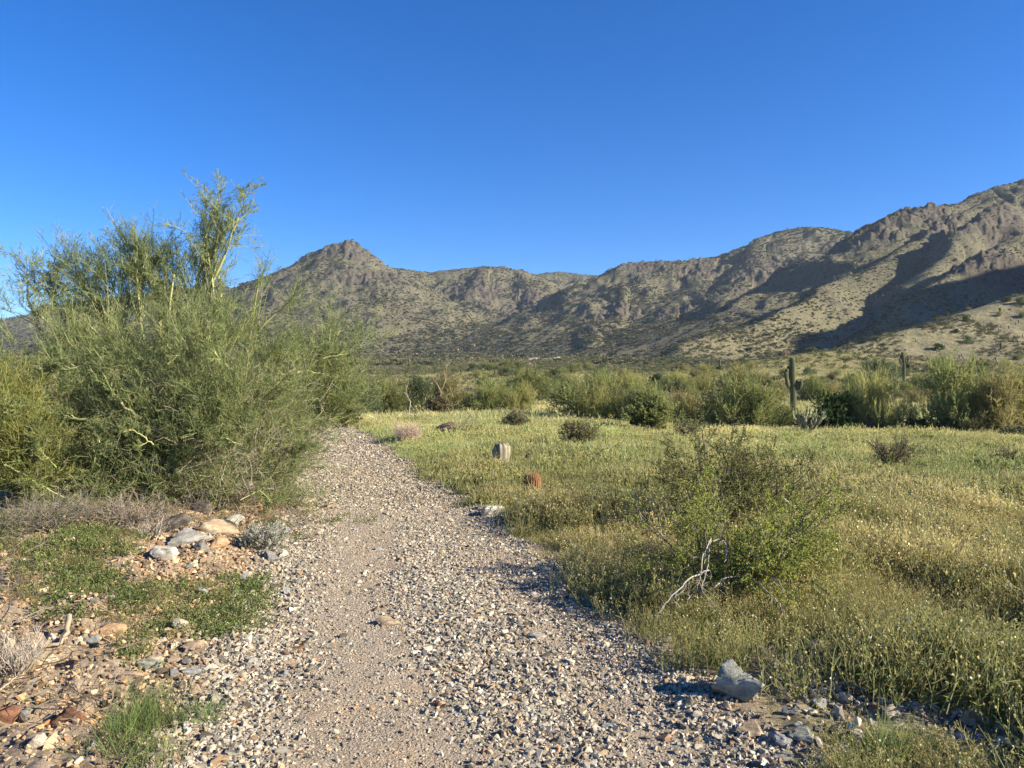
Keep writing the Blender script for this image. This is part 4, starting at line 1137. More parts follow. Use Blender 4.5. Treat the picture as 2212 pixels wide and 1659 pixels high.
def far_cover():
    rng = RS(401)
    # low-poly scrub clumps
    protos = []
    for v in range(7):
        g = Geo(); n = 46
        u = unit(rng.normal(0, 1, (n, 3))); u[:, 2] = np.abs(u[:, 2])
        P = u * rng.uniform(.25, .5, (n, 1)) * [1, 1, 1.25]
        g.leaves(P * .7, u * [1, 1, .8] + [0, 0, .35], .42, .24, (1, 1, 1), rng, .35)
        protos.append(g.mesh('scrub_clump', M_SCRUB))
    # on the hills and the plain beyond 95 m
    N = 420000
    k = .70
    y = rng.uniform(230, 1250, N) ; x = rng.uniform(-k, k, N) * y
    keep = rng.rand(N) < np.clip(y / 600., .0, 1) ** .8; x = x[keep]; y = y[keep]
    z, amp, bd, up = hill(x, y); rk = rock_mask(x, y, amp, bd)
    dens = smooth(-.55, .5, fbm(x / 45, y / 45, 3, 405)) * .7 + .3
    gully = smooth(10, 2, up) * smooth(200, 320, y)
    keep = (rng.rand(len(x)) < dens * (1 - .72 * rk) * (.55 + .45 * smooth(4, 25, up)))
    x = x[keep]; y = y[keep]; rk = rk[keep]; amp = amp[keep]; up = up[keep]
    zz = H(x, y)
    n = len(x)
    s = rng.gamma(5, .2, n) * (.85 + .75 * (1 - amp)) * (.62 + .75 * smooth(250, 900, y)) * .88
    near = smooth(200, 90, y)
    s = s * (1 + .25 * near)
    base = np.array([.095, .100, .050]); alt = np.array([.190, .160, .100]); dk = np.array([.050, .060, .034])
    r1 = rng.rand(n, 1)
    tint = np.where(r1 < .50, base, np.where(r1 < .78, alt, dk)) * rng.uniform(.75, 1.3, (n, 1))
    gr = smooth(.1, .6, fbm(x / 80, y / 80, 2, 409))[:, None] * .5
    tint = tint * (1 - gr) + np.array([.085, .105, .040]) * gr
    rot = np.stack([np.zeros(n), np.zeros(n), rng.uniform(0, 6.28, n)], 1)
    scl = np.stack([s * 1.25, s * 1.25, s * rng.uniform(.6, 1.1, n)], 1)
    scatter('hillside_scrub', protos, np.stack([x, y, zz - .05], 1), rot, scl, rng.randint(0, 7, n), tint, 'low dry scrub dotted all over the hills and far plain')
    # finer scrub on the nearer plain and slope
    pb = []
    for v in range(5):
        g = Geo(); n = 22
        u = unit(rng.normal(0, 1, (n, 3))); u[:, 2] = np.abs(u[:, 2])
        S = u * rng.uniform(.02, .25, (n, 1))
        a = lines(S, u + [0, 0, .3], rng.uniform(.25, .5, n), 3, .2, .1, rng); g.strips(a, .02, .012, (1, .95, .9), rng, .3)
        S1, D1, L1 = spawn(a, 9, .1, .7, .5, np.full(n, .4), rng)
        g.strips(lines(S1, D1, L1, 2, .2, .1, rng), .030, .022, (1, 1, 1), rng, .35)
        pb.append(g.mesh('fine_scrub', M_SCRUB))
    N = 62000
    y = np.sqrt(rng.uniform(56 ** 2, 330 ** 2, N)); x = rng.uniform(-.7, .7, N) * y
    k = fbm(x / 22, y / 22, 3, 411) > -.45 + .45 * rng.rand(N); x = x[k]; y = y[k]; n = len(x)
    s = rng.gamma(5, .2, n) * (.62 + .35 * smooth(100, 300, y))
    r1 = rng.rand(n, 1)
    tint = np.where(r1 < .5, np.array([.150, .160, .070]), np.where(r1 < .8, np.array([.22, .185, .11]), np.array([.09, .11, .05]))) * rng.uniform(.75, 1.3, (n, 1))
    rot = np.stack([np.zeros(n), np.zeros(n), rng.uniform(0, 6.28, n)], 1)
    scatter('plain_scrub', pb, np.stack([x, y, H(x, y) - .03], 1), rot, np.stack([s * 1.2, s * 1.2, s], 1), rng.randint(0, 5, n), tint, 'loose dry scrub over the plain between the tree row and the hills')
    # plain shrubs that can be told apart
    cnt = 0
    labs = {'green': 'palo_verde', 'tan': 'desert_shrub', 'grey': 'desert_shrub', 'yellow': 'palo_verde', 'dark': 'creosote_bush'}
    spots = []
    y = np.exp(rng.uniform(math.log(50), math.log(210), 900)); x = rng.uniform(-.1, .70, 900) * y
    for xx, yy in zip(x, y):
        if cnt >= 190: break
        if yy < 60 and abs(xx - .2) < 6: continue
        if any((xx - a) ** 2 + (yy - b) ** 2 < (1.2 + yy * .012) ** 2 for a, b in spots): continue
        if noise(xx / 16, yy / 16, 431) < -.15: continue
        spots.append((xx, yy)); cnt += 1
        kind = rng.choice(['green', 'tan', 'grey', 'yellow', 'dark'], p=[.26, .26, .26, .10, .12])
        v = rng.randint(0, 2)
        if (kind, v) not in MID: v = 0
        tm, cm, _ = mid_mesh(kind, v)
        h = rng.uniform(.8, 2.3) * (1.2 if kind in ('green', 'yellow') else .85); w = h * rng.uniform(1.2, 2.0)
        word = {'green': 'green rounded', 'tan': 'tan-green', 'grey': 'grey-green', 'yellow': 'yellow-green', 'dark': 'dark olive'}[kind]
        band = 'on the plain just behind the tree row' if yy < 85 else ('on the middle plain' if yy < 130 else 'on the far plain below the hills')
        side = 'left of centre' if xx / yy < .1 else ('right of centre' if xx / yy < .38 else 'towards the right edge')
        o = link(labs[kind], None, loc=(xx, yy, Hs(xx, yy) - .05)); o.scale = (w / 2, w / 2, h); o.rotation_euler.z = rng.uniform(0, 6.28)
        tag(o, '%s bush scattered %s, %s' % (word, band, side), 'shrub', '%s bushes %s, %s' % (word, band, side))
        link('trunk', tm, o); link('crown', cm, o)
far_cover()

def stone_ruin():
    rng = RS(7)
    root = link('stone_ruin', None, loc=(0, 0, 0)); d = 300.0
    a, _ = dirP(1190, 780); root.location = (a * d, d, Hs(a * d, d)); tag(root, 'low pale stone ruin at the foot of the central hills', 'ruin')
    t = NT('pale_stone'); P = t.objc()
    t.color(t.ramp(t.noise(1.2, P, 4, .7), [(.3, (.32, .27, .21)), (.7, (.60, .54, .45))])); mt = t.m
    for i, (x0, w, h) in enumerate([(-6.5, 4.2, 1.2), (-1.8, 3.2, .9), (2.4, 2.2, 1.6), (5.2, 2.6, 1.0), (8.6, 2.6, .7)]):
        bm = bmesh.new(); bmesh.ops.create_cube(bm, size=1)
        bmesh.ops.subdivide_edges(bm, edges=bm.edges[:], cuts=4, use_grid_fill=True)
        for v in bm.verts:
            v.co = Vector((x0 + v.co.x * w + rng.normal(0, .08), v.co.y * 1.0 + rng.normal(0, .08) + i % 2, (v.co.z + .5) * h * (1 - .45 * rng.rand() * (v.co.z > .3)) - .1))
        me = bpy.data.meshes.new('ruin_wall'); bm.to_mesh(me); bm.free(); me.materials.append(mt)
        link('wall', me, root)
stone_ruin()

def haze():
    me = bpy.data.meshes.new('haze'); bm = bmesh.new(); bmesh.ops.create_cube(bm, size=1); bm.to_mesh(me); bm.free()
    o = link('haze', me); o.location = (0, 700, 92); o.scale = (3600, 3600, 250)
    m = bpy.data.materials.new('thin_air'); m.use_nodes = True; t = m.node_tree; t.nodes.clear()
    out = t.nodes.new('ShaderNodeOutputMaterial'); v = t.nodes.new('ShaderNodeVolumePrincipled')
    v.inputs['Color'].default_value = (.72, .84, 1, 1); v.inputs['Density'].default_value = 0.00010; v.inputs['Anisotropy'].default_value = 0.1
    t.links.new(v.outputs[0], out.inputs['Volume']); me.materials.append(m)
    tag(o, 'thin clear haze over the plain and hills', kind='stuff')
haze()
# ------------------------------------------------------------------ stones
def ico(sub):
    bm = bmesh.new(); bmesh.ops.create_icosphere(bm, subdivisions=sub, radius=1.0)
    V = np.array([v.co[:] for v in bm.verts]); F = np.array([[v.index for v in f.verts] for f in bm.faces]); bm.free()
    return V, F
ICO1, ICO2, ICO4 = ico(1), ico(2), ico(4)

def chip_mesh(seed, mat):
    """angular gravel chip: hull of a few scattered points"""
    rng = RS(seed); bm = bmesh.new()
    P = unit(rng.normal(0, 1, (11, 3))) * rng.uniform(.72, 1, (11, 1)) * [1, rng.uniform(.6, .95), rng.uniform(.45, .75)]
    for p in P: bm.verts.new(p)
    r = bmesh.ops.convex_hull(bm, input=bm.verts[:])
    bmesh.ops.delete(bm, geom=list({g for g in r['geom_interior'] if isinstance(g, bmesh.types.BMVert)}), context='VERTS')
    me = bpy.data.meshes.new('gravel_chip'); bm.to_mesh(me); bm.free()
    V = np.array([v.co[:] for v in me.vertices]); me.transform(Matrix.Scale(1 / np.ptp(V[:, 0]), 4)); me.materials.append(mat)
    return me

def rock_mesh(seed, mat, flat=.6, aspect=.75, planes=11, cut=(.45, .8), rough=.05, strata=0.0):
    rng = RS(seed); V, F = ICO4; V = V.copy()
    N = unit(rng.normal(0, 1, (planes, 3)))
    for n, d in zip(N, rng.uniform(cut[0], cut[1], planes)):
        k = V @ n - d; V -= np.clip(k, 0, None)[:, None] * n * .95
    U = unit(V)
    nn = fbm(V[:, 0] * 3 + seed, V[:, 1] * 3 + V[:, 2] * 2.3, 4, seed) + fbm(V[:, 2] * 3.3 - seed, V[:, 0] * 1.7 + V[:, 1], 3, seed + 3)
    V += U * (nn * rough)[:, None]
    if strata:
        s = np.abs(noise(V[:, 2] * 9 + V[:, 0] * 2, V[:, 0] * .5, seed + 9)); V += U * (s * strata)[:, None] * [1, 1, .2]
    V *= np.array([1, aspect, flat])
    V /= np.ptp(V[:, 0]) / 1.0
    return mesh_np('rock', V, F, mat)

def mat_rock(name, c0, c1, c2, scale=9, vein=0.0):
    t = NT(name); P = t.objc()
    mp = t.n('ShaderNodeMapping'); mp.inputs['Scale'].default_value = (1, 1, 2.6); mp.inputs['Rotation'].default_value = (.5, .3, .2); t.l(P, mp.inputs[0])
    n = t.noise(scale * .35, mp.outputs[0], 7, .72); f = t.noise(scale * 3, mp.outputs[0], 4, .7)
    c = t.ramp(n, [(.32, c0), (.50, c1), (.68, c2)])
    c = t.mix(1.0, c, t.ramp(f, [(.3, (.72, .72, .72)), (.65, (1.15, 1.13, 1.10))]), 'MULTIPLY')
    t.color(c); t.bump(t.math('ADD', n, t.math('MULTIPLY', f, .4)), .7, .02)
    return t.m

def near_stones():
    M = {
     'white': mat_rock('quartz_white', (.32,.29,.235), (.47,.44,.375), (.58,.55,.485)),
     'cream': mat_rock('cream_rock', (.34,.28,.20), (.50,.43,.33), (.62,.56,.45)),
     'tan': mat_rock('tan_rock', (.22,.16,.10), (.36,.27,.18), (.50,.40,.28)),
     'orange': mat_rock('orange_rock', (.22,.13,.07), (.35,.23,.13), (.48,.35,.22)),
     'rust': mat_rock('rust_rock', (.09,.045,.032), (.18,.085,.048), (.29,.155,.09)),
     'grey': mat_rock('grey_rock', (.13,.125,.11), (.23,.22,.195), (.34,.33,.30)),
     'bluegrey': mat_rock('blue_grey_rock', (.16,.165,.16), (.27,.275,.27), (.42,.42,.40)),
     'green': mat_rock('grey_green_rock', (.13,.135,.10), (.27,.275,.225), (.42,.42,.36)),
     'dark': mat_rock('dark_rock', (.05,.042,.035), (.10,.085,.07), (.17,.145,.12)),
     'brown': mat_rock('brown_rock', (.09,.06,.042), (.17,.115,.08), (.28,.20,.14)),
    }
    # Px, Py (foot), width in view px, height factor, material, yaw, pitch, label
    R = [
     (350,1207,60,.62,'white',.2,.1,'white quartz block, left corner of the rock pile under the thicket'),
     (405,1180,95,.42,'grey',.5,.15,'long grey slab behind the white block in the rock pile'),
     (455,1156,95,.42,'tan',.1,-.1,'long pale tan slab on top of the rock pile'),
     (385,1138,60,.55,'dark',.3,.4,'dark brown boulder in the shade behind the rock pile'),
     (508,1136,50,.50,'green',.1,0,'dark greenish stone at the right end of the rock pile'),
     (437,1112,44,.7,'dark',.9,.2,'dark round stone in the shade under the thicket twigs'),
     (480,1108,36,.7,'dark',.4,.1,'small dark stone beside the round one under the twigs'),
     (552,1100,32,.6,'orange',.6,.4,'orange tan stone on the bank above the rock pile'),
     (470,1185,60,.5,'orange',1.0,.2,'broken orange stone below the tan slab of the rock pile'),
     (432,1190,36,.7,'grey',.3,.5,'grey wedge stone between the white block and the orange stone'),
     (438,1215,22,.7,'orange',.3,.3,'small reddish stone in front of the rock pile'),
     (408,1238,22,.55,'orange',.8,.3,'small orange oval stone on the slope below the rock pile'),
     (513,1214,24,.6,'orange',.4,.3,'pinkish stone leaning in front of the grey wedge'),
     (612,1206,26,.7,'cream',.5,.5,'tan stone tilted against the silvery shrublet'),
     (582,1213,40,.5,'grey',.2,0,'grey rounded stone at the foot of the silvery shrublet'),
     (619,1290,18,1.5,'bluegrey',1.3,.3,'thin grey slab standing on edge at the left side of the trail'),
     (706,1098,40,.3,'orange',.1,0,'flat yellow-orange stone at the left edge of the trail'),
     (668,1086,34,.35,'tan',.1,0,'flat tan stone half grown over left of the yellow-orange one'),
     (840,1356,62,.38,'tan',.35,.12,'largest flat tan stone lying in the middle of the trail'),
     (955,1355,26,.45,'orange',.1,.1,'small orange stone right of the large flat one in the trail'),
     (858,1508,26,.6,'cream',.1,.2,'pale orange block in the lower middle of the trail'),
     (946,1530,34,.5,'rust',.2,.1,'rusty brown stone in the lower middle of the trail'),
     (1060,1118,62,.62,'white',.4,.3,'pale grey boulder at the right edge of the trail below the barrel cactus'),
     (1102,1134,50,.45,'dark',.2,0,'dark flat stone just right of the pale grey boulder'),
     (1120,1143,30,.5,'grey',.7,0,'small grey stone in front of the dark flat stone'),
     (1030,1128,18,.6,'white',.7,0,'small white stone left of the pale grey boulder'),
     (1592,1506,120,.66,'green',-.5,.35,'large lichen-grey boulder between the trail edge and the meadow'),
     (1612,1440,22,.7,'dark',.3,.2,'small dark stone behind the large lichen-grey boulder'),
     (1770,1412,66,.6,'cream',.3,.1,'tan boulder half hidden by the meadow herbs'),
     (1767,1460,30,.9,'cream',.8,.2,'cream stone below the half hidden tan boulder, upper of two'),
     (1762,1492,28,.8,'cream',.2,.1,'cream stone below the half hidden tan boulder, lower of two'),
     (1640,1415,44,.6,'grey',.2,.3,'grey streaked stone in the herbs above the large boulder'),
     (1810,1468,44,.45,'tan',.5,.1,'flat tan stone right of the two cream stones'),
     (1930,1551,40,.75,'cream',.3,.1,'pinkish cream stone among the lower right rocks'),
     (1985,1540,56,.5,'bluegrey',-.4,.4,'grey wedge stone with a bright tip among the lower right rocks'),
     (1900,1520,52,.5,'brown',.5,.2,'brown slab left of the pinkish cream stone'),
     (2104,1568,54,.9,'tan',.9,.4,'upright tan stone near the right edge, standing in grass'),
     (2155,1634,48,.85,'white',.3,.1,'whitish stone at the lower right corner'),
     (2040,1500,80,.4,'rust',.1,.1,'rusty flat rock shaded by herbs near the right edge'),
     (1733,1600,64,.42,'green',-.3,.1,'long grey-cream stone at the lower right below the grass tuft'),
     (1682,1604,54,.45,'bluegrey',.3,.1,'blue-grey flat stone left of the long grey-cream stone'),
     (1620,1592,66,.45,'tan',-.4,.1,'brownish flat stone at the gravel edge below the large boulder'),
     (1706,1546,40,.45,'grey',.2,.2,'flat grey stone in the grass below the large boulder'),
     (1772,1532,48,.55,'bluegrey',.5,.2,'grey stone with a dark hollow beside it, right of the large boulder'),
     (1852,1508,44,.45,'dark',.2,.1,'dark stone in the hollow above the brown slab'),
     (1630,1662,30,.6,'orange',.2,.1,'orange stone at the bottom edge of the gravel'),
     (1690,1650,50,.45,'grey',.7,.1,'grey stone at the bottom edge, right of the orange one'),
     (1440,1560,28,.5,'tan',.4,.1,'tan stone on the bare sandy strip right of the gravel'),
     (1400,1395,30,.6,'brown',.4,.1,'brown stone at the grassy right edge of the trail'),
     (140,1566,92,.50,'rust',.15,.1,'large rust-red rock on the left bank'),
     (10,1560,70,.55,'rust',.6,.1,'dark rust rock cut by the left edge of the view'),
     (46,1562,24,1.0,'dark',.3,.2,'dark grey stone between the two rust rocks'),
     (78,1618,40,.8,'cream',.2,.1,'cream stone below the rust rocks at the lower left'),
     (196,1622,20,1.1,'white',.9,.3,'small upright white stone left of the green grass tuft'),
     (200,1396,34,1.0,'bluegrey',-.9,.7,'white-blue splinter stone leaning on the left bank'),
     (112,1386,20,1.2,'white',.3,.2,'small white stone in the black hollow by the bleached stick'),
     (170,1392,22,.8,'cream',.3,.2,'cream stone between the bleached stick and the splinter stone'),
     (245,1372,70,.5,'orange',.2,.3,'pinkish tan slab sunk in the left bank'),
     (322,1448,56,.55,'green',.3,.1,'grey-olive flat stone on the left bank beside the small weed'),
     (345,1456,24,.5,'dark',.3,.1,'small charcoal stone touching the grey-olive flat one'),
     (415,1458,58,.36,'bluegrey',.35,.15,'long light grey stone on the left bank'),
     (450,1450,40,.36,'cream',.35,.1,'pale flat stone at the right end of the long light grey one'),
     (372,1464,34,.4,'grey',.2,.1,'flat grey stone left of the long light grey one'),
     (113,1432,24,.8,'cream',.2,.2,'triangular cream stone at the foot of the bleached stick'),
     (366,1378,24,1.0,'orange',1.2,.3,'orange stone standing between the weeds on the bank'),
     (415,1400,56,.35,'tan',.2,.1,'flat reddish tan stone below the bank weeds'),
     (438,1652,30,.8,'white',.2,.1,'whitish stone at the bottom edge left of the trail'),
     (468,1662,46,.6,'orange',.2,.1,'brown-orange stone at the bottom edge left of the trail'),
     (420,1500,30,.8,'tan',.2,.3,'tan stone with a dark hollow on its left, on the bank'),
     (400,1578,26,.9,'white',.2,.1,'white stone at the upper edge of the green grass tuft'),
     (262,1515,30,.9,'tan',.8,.3,'olive tan stone above the green grass tuft'),
     (268,1532,22,.9,'cream',.3,.1,'cream stone just under the olive tan one'),
     (628,1440,46,.4,'tan',.3,.1,'tan flat stone at the left edge of the trail gravel'),
     (615,1250,24,.5,'grey',.2,.1,'grey stone above the standing slab at the trail edge'),
     (640,1408,30,.45,'rust',.2,.1,'rust brown stone at the left of the smooth wheel track'),
     (500,1378,28,.6,'cream',.2,.1,'yellowish cream stone between the bank weeds and the gravel'),
     (1018,900,16,.6,'cream',.2,.1,'small pale stone lying on the grassy rise'),
     (1850,944,26,.5,'cream',.2,.1,'pale stone in the grass right of the staghorn cholla'),
     (1792,948,9,.8,'white',.2,.1,'bright white pebble in the grass in front of the staghorn cholla, left one'),
     (1802,947,9,.8,'white',.2,.1,'bright white pebble in the grass in front of the staghorn cholla, right one'),
     (1190,1010,34,.3,'grey',.2,.1,'low grey stone in the grass right of the dead barrel cactus'),
     (1140,1000,14,1.4,'dark',.2,.1,'small dark pointed stump in the grass right of the dead barrel cactus'),
     (1870,1150,34,.5,'tan',.2,.1,'tan stone in the meadow right of the creosote bushes'),
     (2175,1198,34,.6,'orange',.2,.1,'orange-tan stone on the bare patch at the right'),
     (2060,1190,30,.5,'brown',.2,.1,'brown stone on the bare patch at the right'),
     (2100,1215,36,.4,'tan',.9,.1,'flat tan stone at the lower side of the right bare patch'),
    ]
    protos = {}
    for i, (px, py, w, hf, mk, yaw, pit, label) in enumerate(R):
        b = groundP(px, py - w * hf * .12)
        key = (mk, i % 2)
        big = w > 55
        me = rock_mesh(500 + i, M[mk], flat=.95 if hf > .8 else .75, planes=17, cut=(.40, .80), rough=.075, strata=.05 if mk in ('green', 'bluegrey', 'grey', 'white') else 0) if big or key not in protos else protos[key]
        if not big: protos[key] = me
        o = link('rock', me, loc=b); W = w * PXS * b.y
        zs = np.array([v.co.z for v in me.vertices]); hz = np.ptp(zs)
        o.scale = (W, W * .85, W * hf / hz * 1.15)
        o.rotation_euler = (pit * .4, -pit * .5, yaw + (i * 1.7 if not big else 0))
        o.location.z += W * hf * .18
        tag(o, label, 'rock')
    # loose stones that can be told apart on and beside the trail
    rng = RS(611)
    kinds = [('grey', 'grey'), ('cream', 'cream'), ('bluegrey', 'blue-grey'), ('tan', 'tan'), ('orange', 'orange'), ('brown', 'brown'), ('white', 'white')]
    pm = {k: [rock_mesh(700 + 5 * i + j, M[k], rough=.035) for j in range(3)] for i, (k, _) in enumerate(kinds)}
    cnt = 0
    while cnt < 190:
        y = math.sqrt(rng.uniform(3.0 ** 2, 8.5 ** 2)); 
        l = float(path_lx(y)); r_ = float(path_rx(y))
        zone = rng.choice(['left', 'mid', 'right'], p=[.42, .24, .34])
        x = {'left': rng.uniform(l - 1.1, l + .35), 'mid': rng.uniform(l + .5, r_ - .3), 'right': rng.uniform(r_ - .55, r_ + .28)}[zone]
        if abs(x) > .66 * y: continue
        k, word = kinds[rng.choice(7, p=[.24, .22, .14, .14, .10, .08, .08])]
        o = link('stone', pm[k][rng.randint(3)], loc=(x, y, Hs(x, y)))
        s = rng.uniform(.035, .085) * (1.25 if zone == 'left' else 1)
        o.scale = (s, s * rng.uniform(.7, 1), s * rng.uniform(.6, 1)); o.rotation_euler = tuple(rng.uniform(-.35, .35, 2)) + (rng.uniform(0, 6.3),)
        o.location.z += s * .16
        band = 'nearest' if y < 4.3 else ('middle' if y < 6.2 else 'farther')
        ph = {'left': 'on the stony left bank', 'mid': 'in the middle of the trail', 'right': 'in the gravel at the right trail edge'}[zone]
        tag(o, 'loose %s stone %s, %s part' % (word, ph, band), 'stone', '%s stones %s, %s part' % (word, ph, band))
        cnt += 1
near_stones()

def gravel():
    rng = RS(621)
    t = NT('gravel_stone')
    c = t.attr('tint', 'INSTANCER').outputs['Color']
    n = t.noise(3.0, t.objc(), 4, .7)
    c = t.mix(1.0, c, t.ramp(n, [(.3, (.72, .72, .72)), (.65, (1.18, 1.17, 1.15))]), 'MULTIPLY')
    t.color(c)
    protos = [chip_mesh(640 + i, t.m) for i in range(12)]
    X = []; Y = []; S = []
    # (count, near, far, smallest, largest)
    for N, y0, y1, s0, s1, zone in [
        (70000, 2.7, 6.0, .006, .015, 'all'), (70000, 2.7, 6.5, .011, .036, 'coarse'), (34000, 6.0, 9.5, .012, .034, 'coarse'), (38000, 6.0, 10.0, .009, .018, 'all'),
        (22000, 9.5, 15, .018, .042, 'all'), (12000, 15, 27, .03, .06, 'all'), (34000, 2.7, 9.5, .009, .045, 'bank')]:
        y = np.sqrt(rng.uniform(y0 ** 2, y1 ** 2, N * 3))
        l = path_lx(y); r = path_rx(y); u = rng.uniform(-.12, 1.15, len(y))
        x = l + (r - l) * u
        ps = path_s(x, y)
        if zone == 'bank':
            x = rng.uniform(-3.2, .2, len(y)) + l
            k = (x < l + .1) & (rng.rand(len(y)) < .62 * smooth(-2.6, -.2, x - l) + .12)
            keep = k
        else:
            keep = (ps < .06) | ((ps < .22) & (rng.rand(len(y)) < .25))
            if zone == 'coarse':
                # coarse strips: left shoulder, centre-right band and right edge; smooth wheel track at u about .32
                wob = .05 * noise(y * .7, y * 0, 9)
                d = .012 + .95 * np.exp(-((u - .02) / .12) ** 2) + .85 * np.exp(-((u - .62 - wob) / .13) ** 2) * smooth(9.8, 8.2, y) + 1.15 * np.exp(-((u - 1.0) / .10) ** 2)
                d = d * (.55 + .7 * smooth(-.5, .5, fbm(x * 2.2, y * 1.1, 3, 77)))
                keep &= rng.rand(len(y)) < d
            else:
                keep &= rng.rand(len(y)) < .62
        keep &= np.abs(x) < .70 * y
        x = x[keep][:N]; y = y[keep][:N]
        s = s0 + (s1 - s0) * rng.rand(len(x)) ** 2.6
        X.append(x); Y.append(y); S.append(s)
    for cx, cy, rx, ry, N in [(2.15, 3.85, .75, .42, 1500), (1.7, 4.2, .3, .4, 400), (2.9, 3.4, .5, .3, 500), (5.4, 7.0, .9, .5, 700)]:
        X.append(cx + rng.normal(0, .6, N) * rx); Y.append(cy + rng.normal(0, .6, N) * ry); S.append(.010 + .055 * rng.rand(N) ** 2.2)
    x = np.concatenate(X); y = np.concatenate(Y); s = np.concatenate(S); n = len(x)
    ps = path_s(x, y)
    z = H(x, y) + np.where(ps < 0.02, .010, 0.0) + s * rng.uniform(-.12, .28, n)
    r1 = rng.rand(n)
    pal = np.array([(.40,.37,.33), (.56,.52,.45), (.27,.265,.25), (.17,.165,.155), (.46,.37,.27), (.36,.24,.16), (.70,.66,.59), (.11,.10,.085)])
    k = np.searchsorted(np.cumsum([.25, .20, .18, .10, .11, .04, .07]), r1)
    tint = pal[k] * rng.uniform(.62, 1.05, (n, 1)) * [.86, .81, .71]
    fn = smooth(.017, .010, s)[:, None] * .72
    tint = tint * (1 - fn) + np.array([.385, .335, .265]) * rng.uniform(.8, 1.15, (n, 1)) * fn
    bank = smooth(0, .4, path_lx(y) - x)[:, None]
    tint = tint * (1 - bank) + tint * np.array([1.02, .84, .66]) * bank
    rot = rng.uniform(0, 6.28, (n, 3)) * [.09, .09, 1]
    rot[:, :2] += rng.normal(0, .3, (n, 2)) - .28
    scl = s[:, None] * rng.uniform(.75, 1.25, (n, 3))
    scatter('gravel', protos, np.stack([x, y, z], 1), rot, scl, rng.randint(0, 12, n), tint, 'grey and cream crushed gravel lying over the trail')
gravel()

# ------------------------------------------------------------------ grass and weeds
def herb_clump(seed, n, r, h, w, kind):
    rng = RS(seed); g = Geo()
    S = np.stack([rng.normal(0, r * .5, n), rng.normal(0, r * .5, n), np.full(n, -.01)], 1)
    D = unit(np.stack([rng.normal(0, .34, n), rng.normal(0, .34, n), np.ones(n)], 1))
    L = h * rng.uniform(.5, 1.15, n)
    if kind == 'herb':     # thin stalks with seed heads
        a = lines(S, D, L, 4, .16, .03, rng)
        g.strips(a, w, w * .6, (1, 1, 1), rng, .3)
        S1, D1, L1 = spawn(a, 3, .35, .6, .38, L, rng)
        b = lines(S1, D1, L1, 2, .2, .15, rng)
        g.strips(b, w * .7, w * .5, (1.05, 1.0, .95), rng, .3)
        tips = np.vstack([a[:, -1], b[rng.rand(len(b)) < .5][:, -1]])
        g.leaves(tips, rng.normal(0, 1, tips.shape) + [0, 0, 1], w * (3.0 if w < .006 else 1.7), w * (2.4 if w < .006 else 1.3), (1.45, 1.25, 1.15), rng, .3)
        k = rng.rand(len(tips)) < (.08 if w < .006 else .03)
        g.leaves(tips[k] + [0, 0, .004], rng.normal(0, 1, (k.sum(), 3)) + [.6, -.4, .6], .0095, .0095, (3.2, 3.3, 6.0), rng, .2)
        S2, D2, L2 = spawn(a, 4, .05, .9, .2, L, rng, .7)
        g.leaves(S2, D2, w * 7, w * 2.2, (.75, .88, .7), rng, .3)
    elif kind == 'grass':  # blades
        a = lines(S, D, L, 4, .07, -.03, rng, .18)
        g.strips(a, w * 1.2, w * .25, (1, 1, 1), rng, .3)
    elif kind == 'weed':   # leafy ground herb with tiny yellow-white flowers
        a = lines(S, D * [1.7, 1.7, 1], L * .9, 3, .25, 0, rng)
        g.strips(a, w, w * .6, (1, .95, .9), rng, .2)
        S1, D1, L1 = spawn(a, 9, .1, 1.0, .3, L, rng)
        g.leaves(S1, D1 + [0, 0, .3], w * 4.6, w * 2.8, (.95, 1.05, .9), rng, .35)
        k = rng.rand(len(a)) < .30
        g.leaves(a[k][:, -1], rng.normal(0, 1, (k.sum(), 3)) + [.4, -.3, 1], .008, .008, (3.0, 2.6, 3.4), rng, .2)
    return g.mesh('herb_clump', M_GRASS)

def clearings():
    out = []
    for o in COL.objects:
        if o.name.startswith('rock') and o.parent is None:
            out.append((o.location.x, o.location.y - .40 * o.scale.x - .08, .80 * o.scale.x + .08))
        elif o.name.startswith(('barrel_cactus', 'dead_barrel')):
            out.append((o.location.x, o.location.y - .35, .48))
        elif o.name.startswith('cactus_husk'):
            out.append((o.location.x, o.location.y - .4, .7))
    return out
CLEAR = clearings()

def place(name, protos, x, y, s, tint, label, rng, tilt=.12, dz=-.01):
    k = np.ones(len(x), bool)
    for cx, cy, cr in CLEAR: k &= (x - cx) ** 2 + (y - cy) ** 2 > (cr * (.75 + .5 * rng.rand(len(x)))) ** 2
    x = x[k]; y = y[k]; s = s[k]; tint = tint[k] if np.ndim(tint) > 1 else tint
    n = len(x); z = H(x, y)
    rot = np.stack([rng.normal(0, tilt, n), rng.normal(0, tilt, n), rng.uniform(0, 6.28, n)], 1)
    sc = np.stack([s, s, s * rng.uniform(.8, 1.2, n)], 1)
    return scatter(name, protos, np.stack([x, y, z + dz], 1), rot, sc, rng.randint(0, len(protos), n), tint, label)

OLIVE = np.array([.245, .238, .100]); STRAW = np.array([.385, .345, .165]); GREEN = np.array([.250, .275, .112]); DEEP = np.array([.140, .155, .060]); BROWN = np.array([.285, .240, .125])

def spotmap(x, y, spots):
    """soft patches given in view pixels: (col,row,half width,half height)"""
    v = 0.0
    s = 1024 / 2212.
    for px, py, rx, ry in spots:
        yy = EYE * FPX / max(py * s - HOR, 6); xx = (px * s - 512) / FPX * yy
        y1 = EYE * FPX / max((py - ry) * s - HOR, 5)
        ry_ = abs(y1 - yy); rx_ = rx * PXS * yy
        v = np.maximum(v, np.exp(-((x - xx) / rx_) ** 2 - ((y - yy) / ry_) ** 2))
    return v

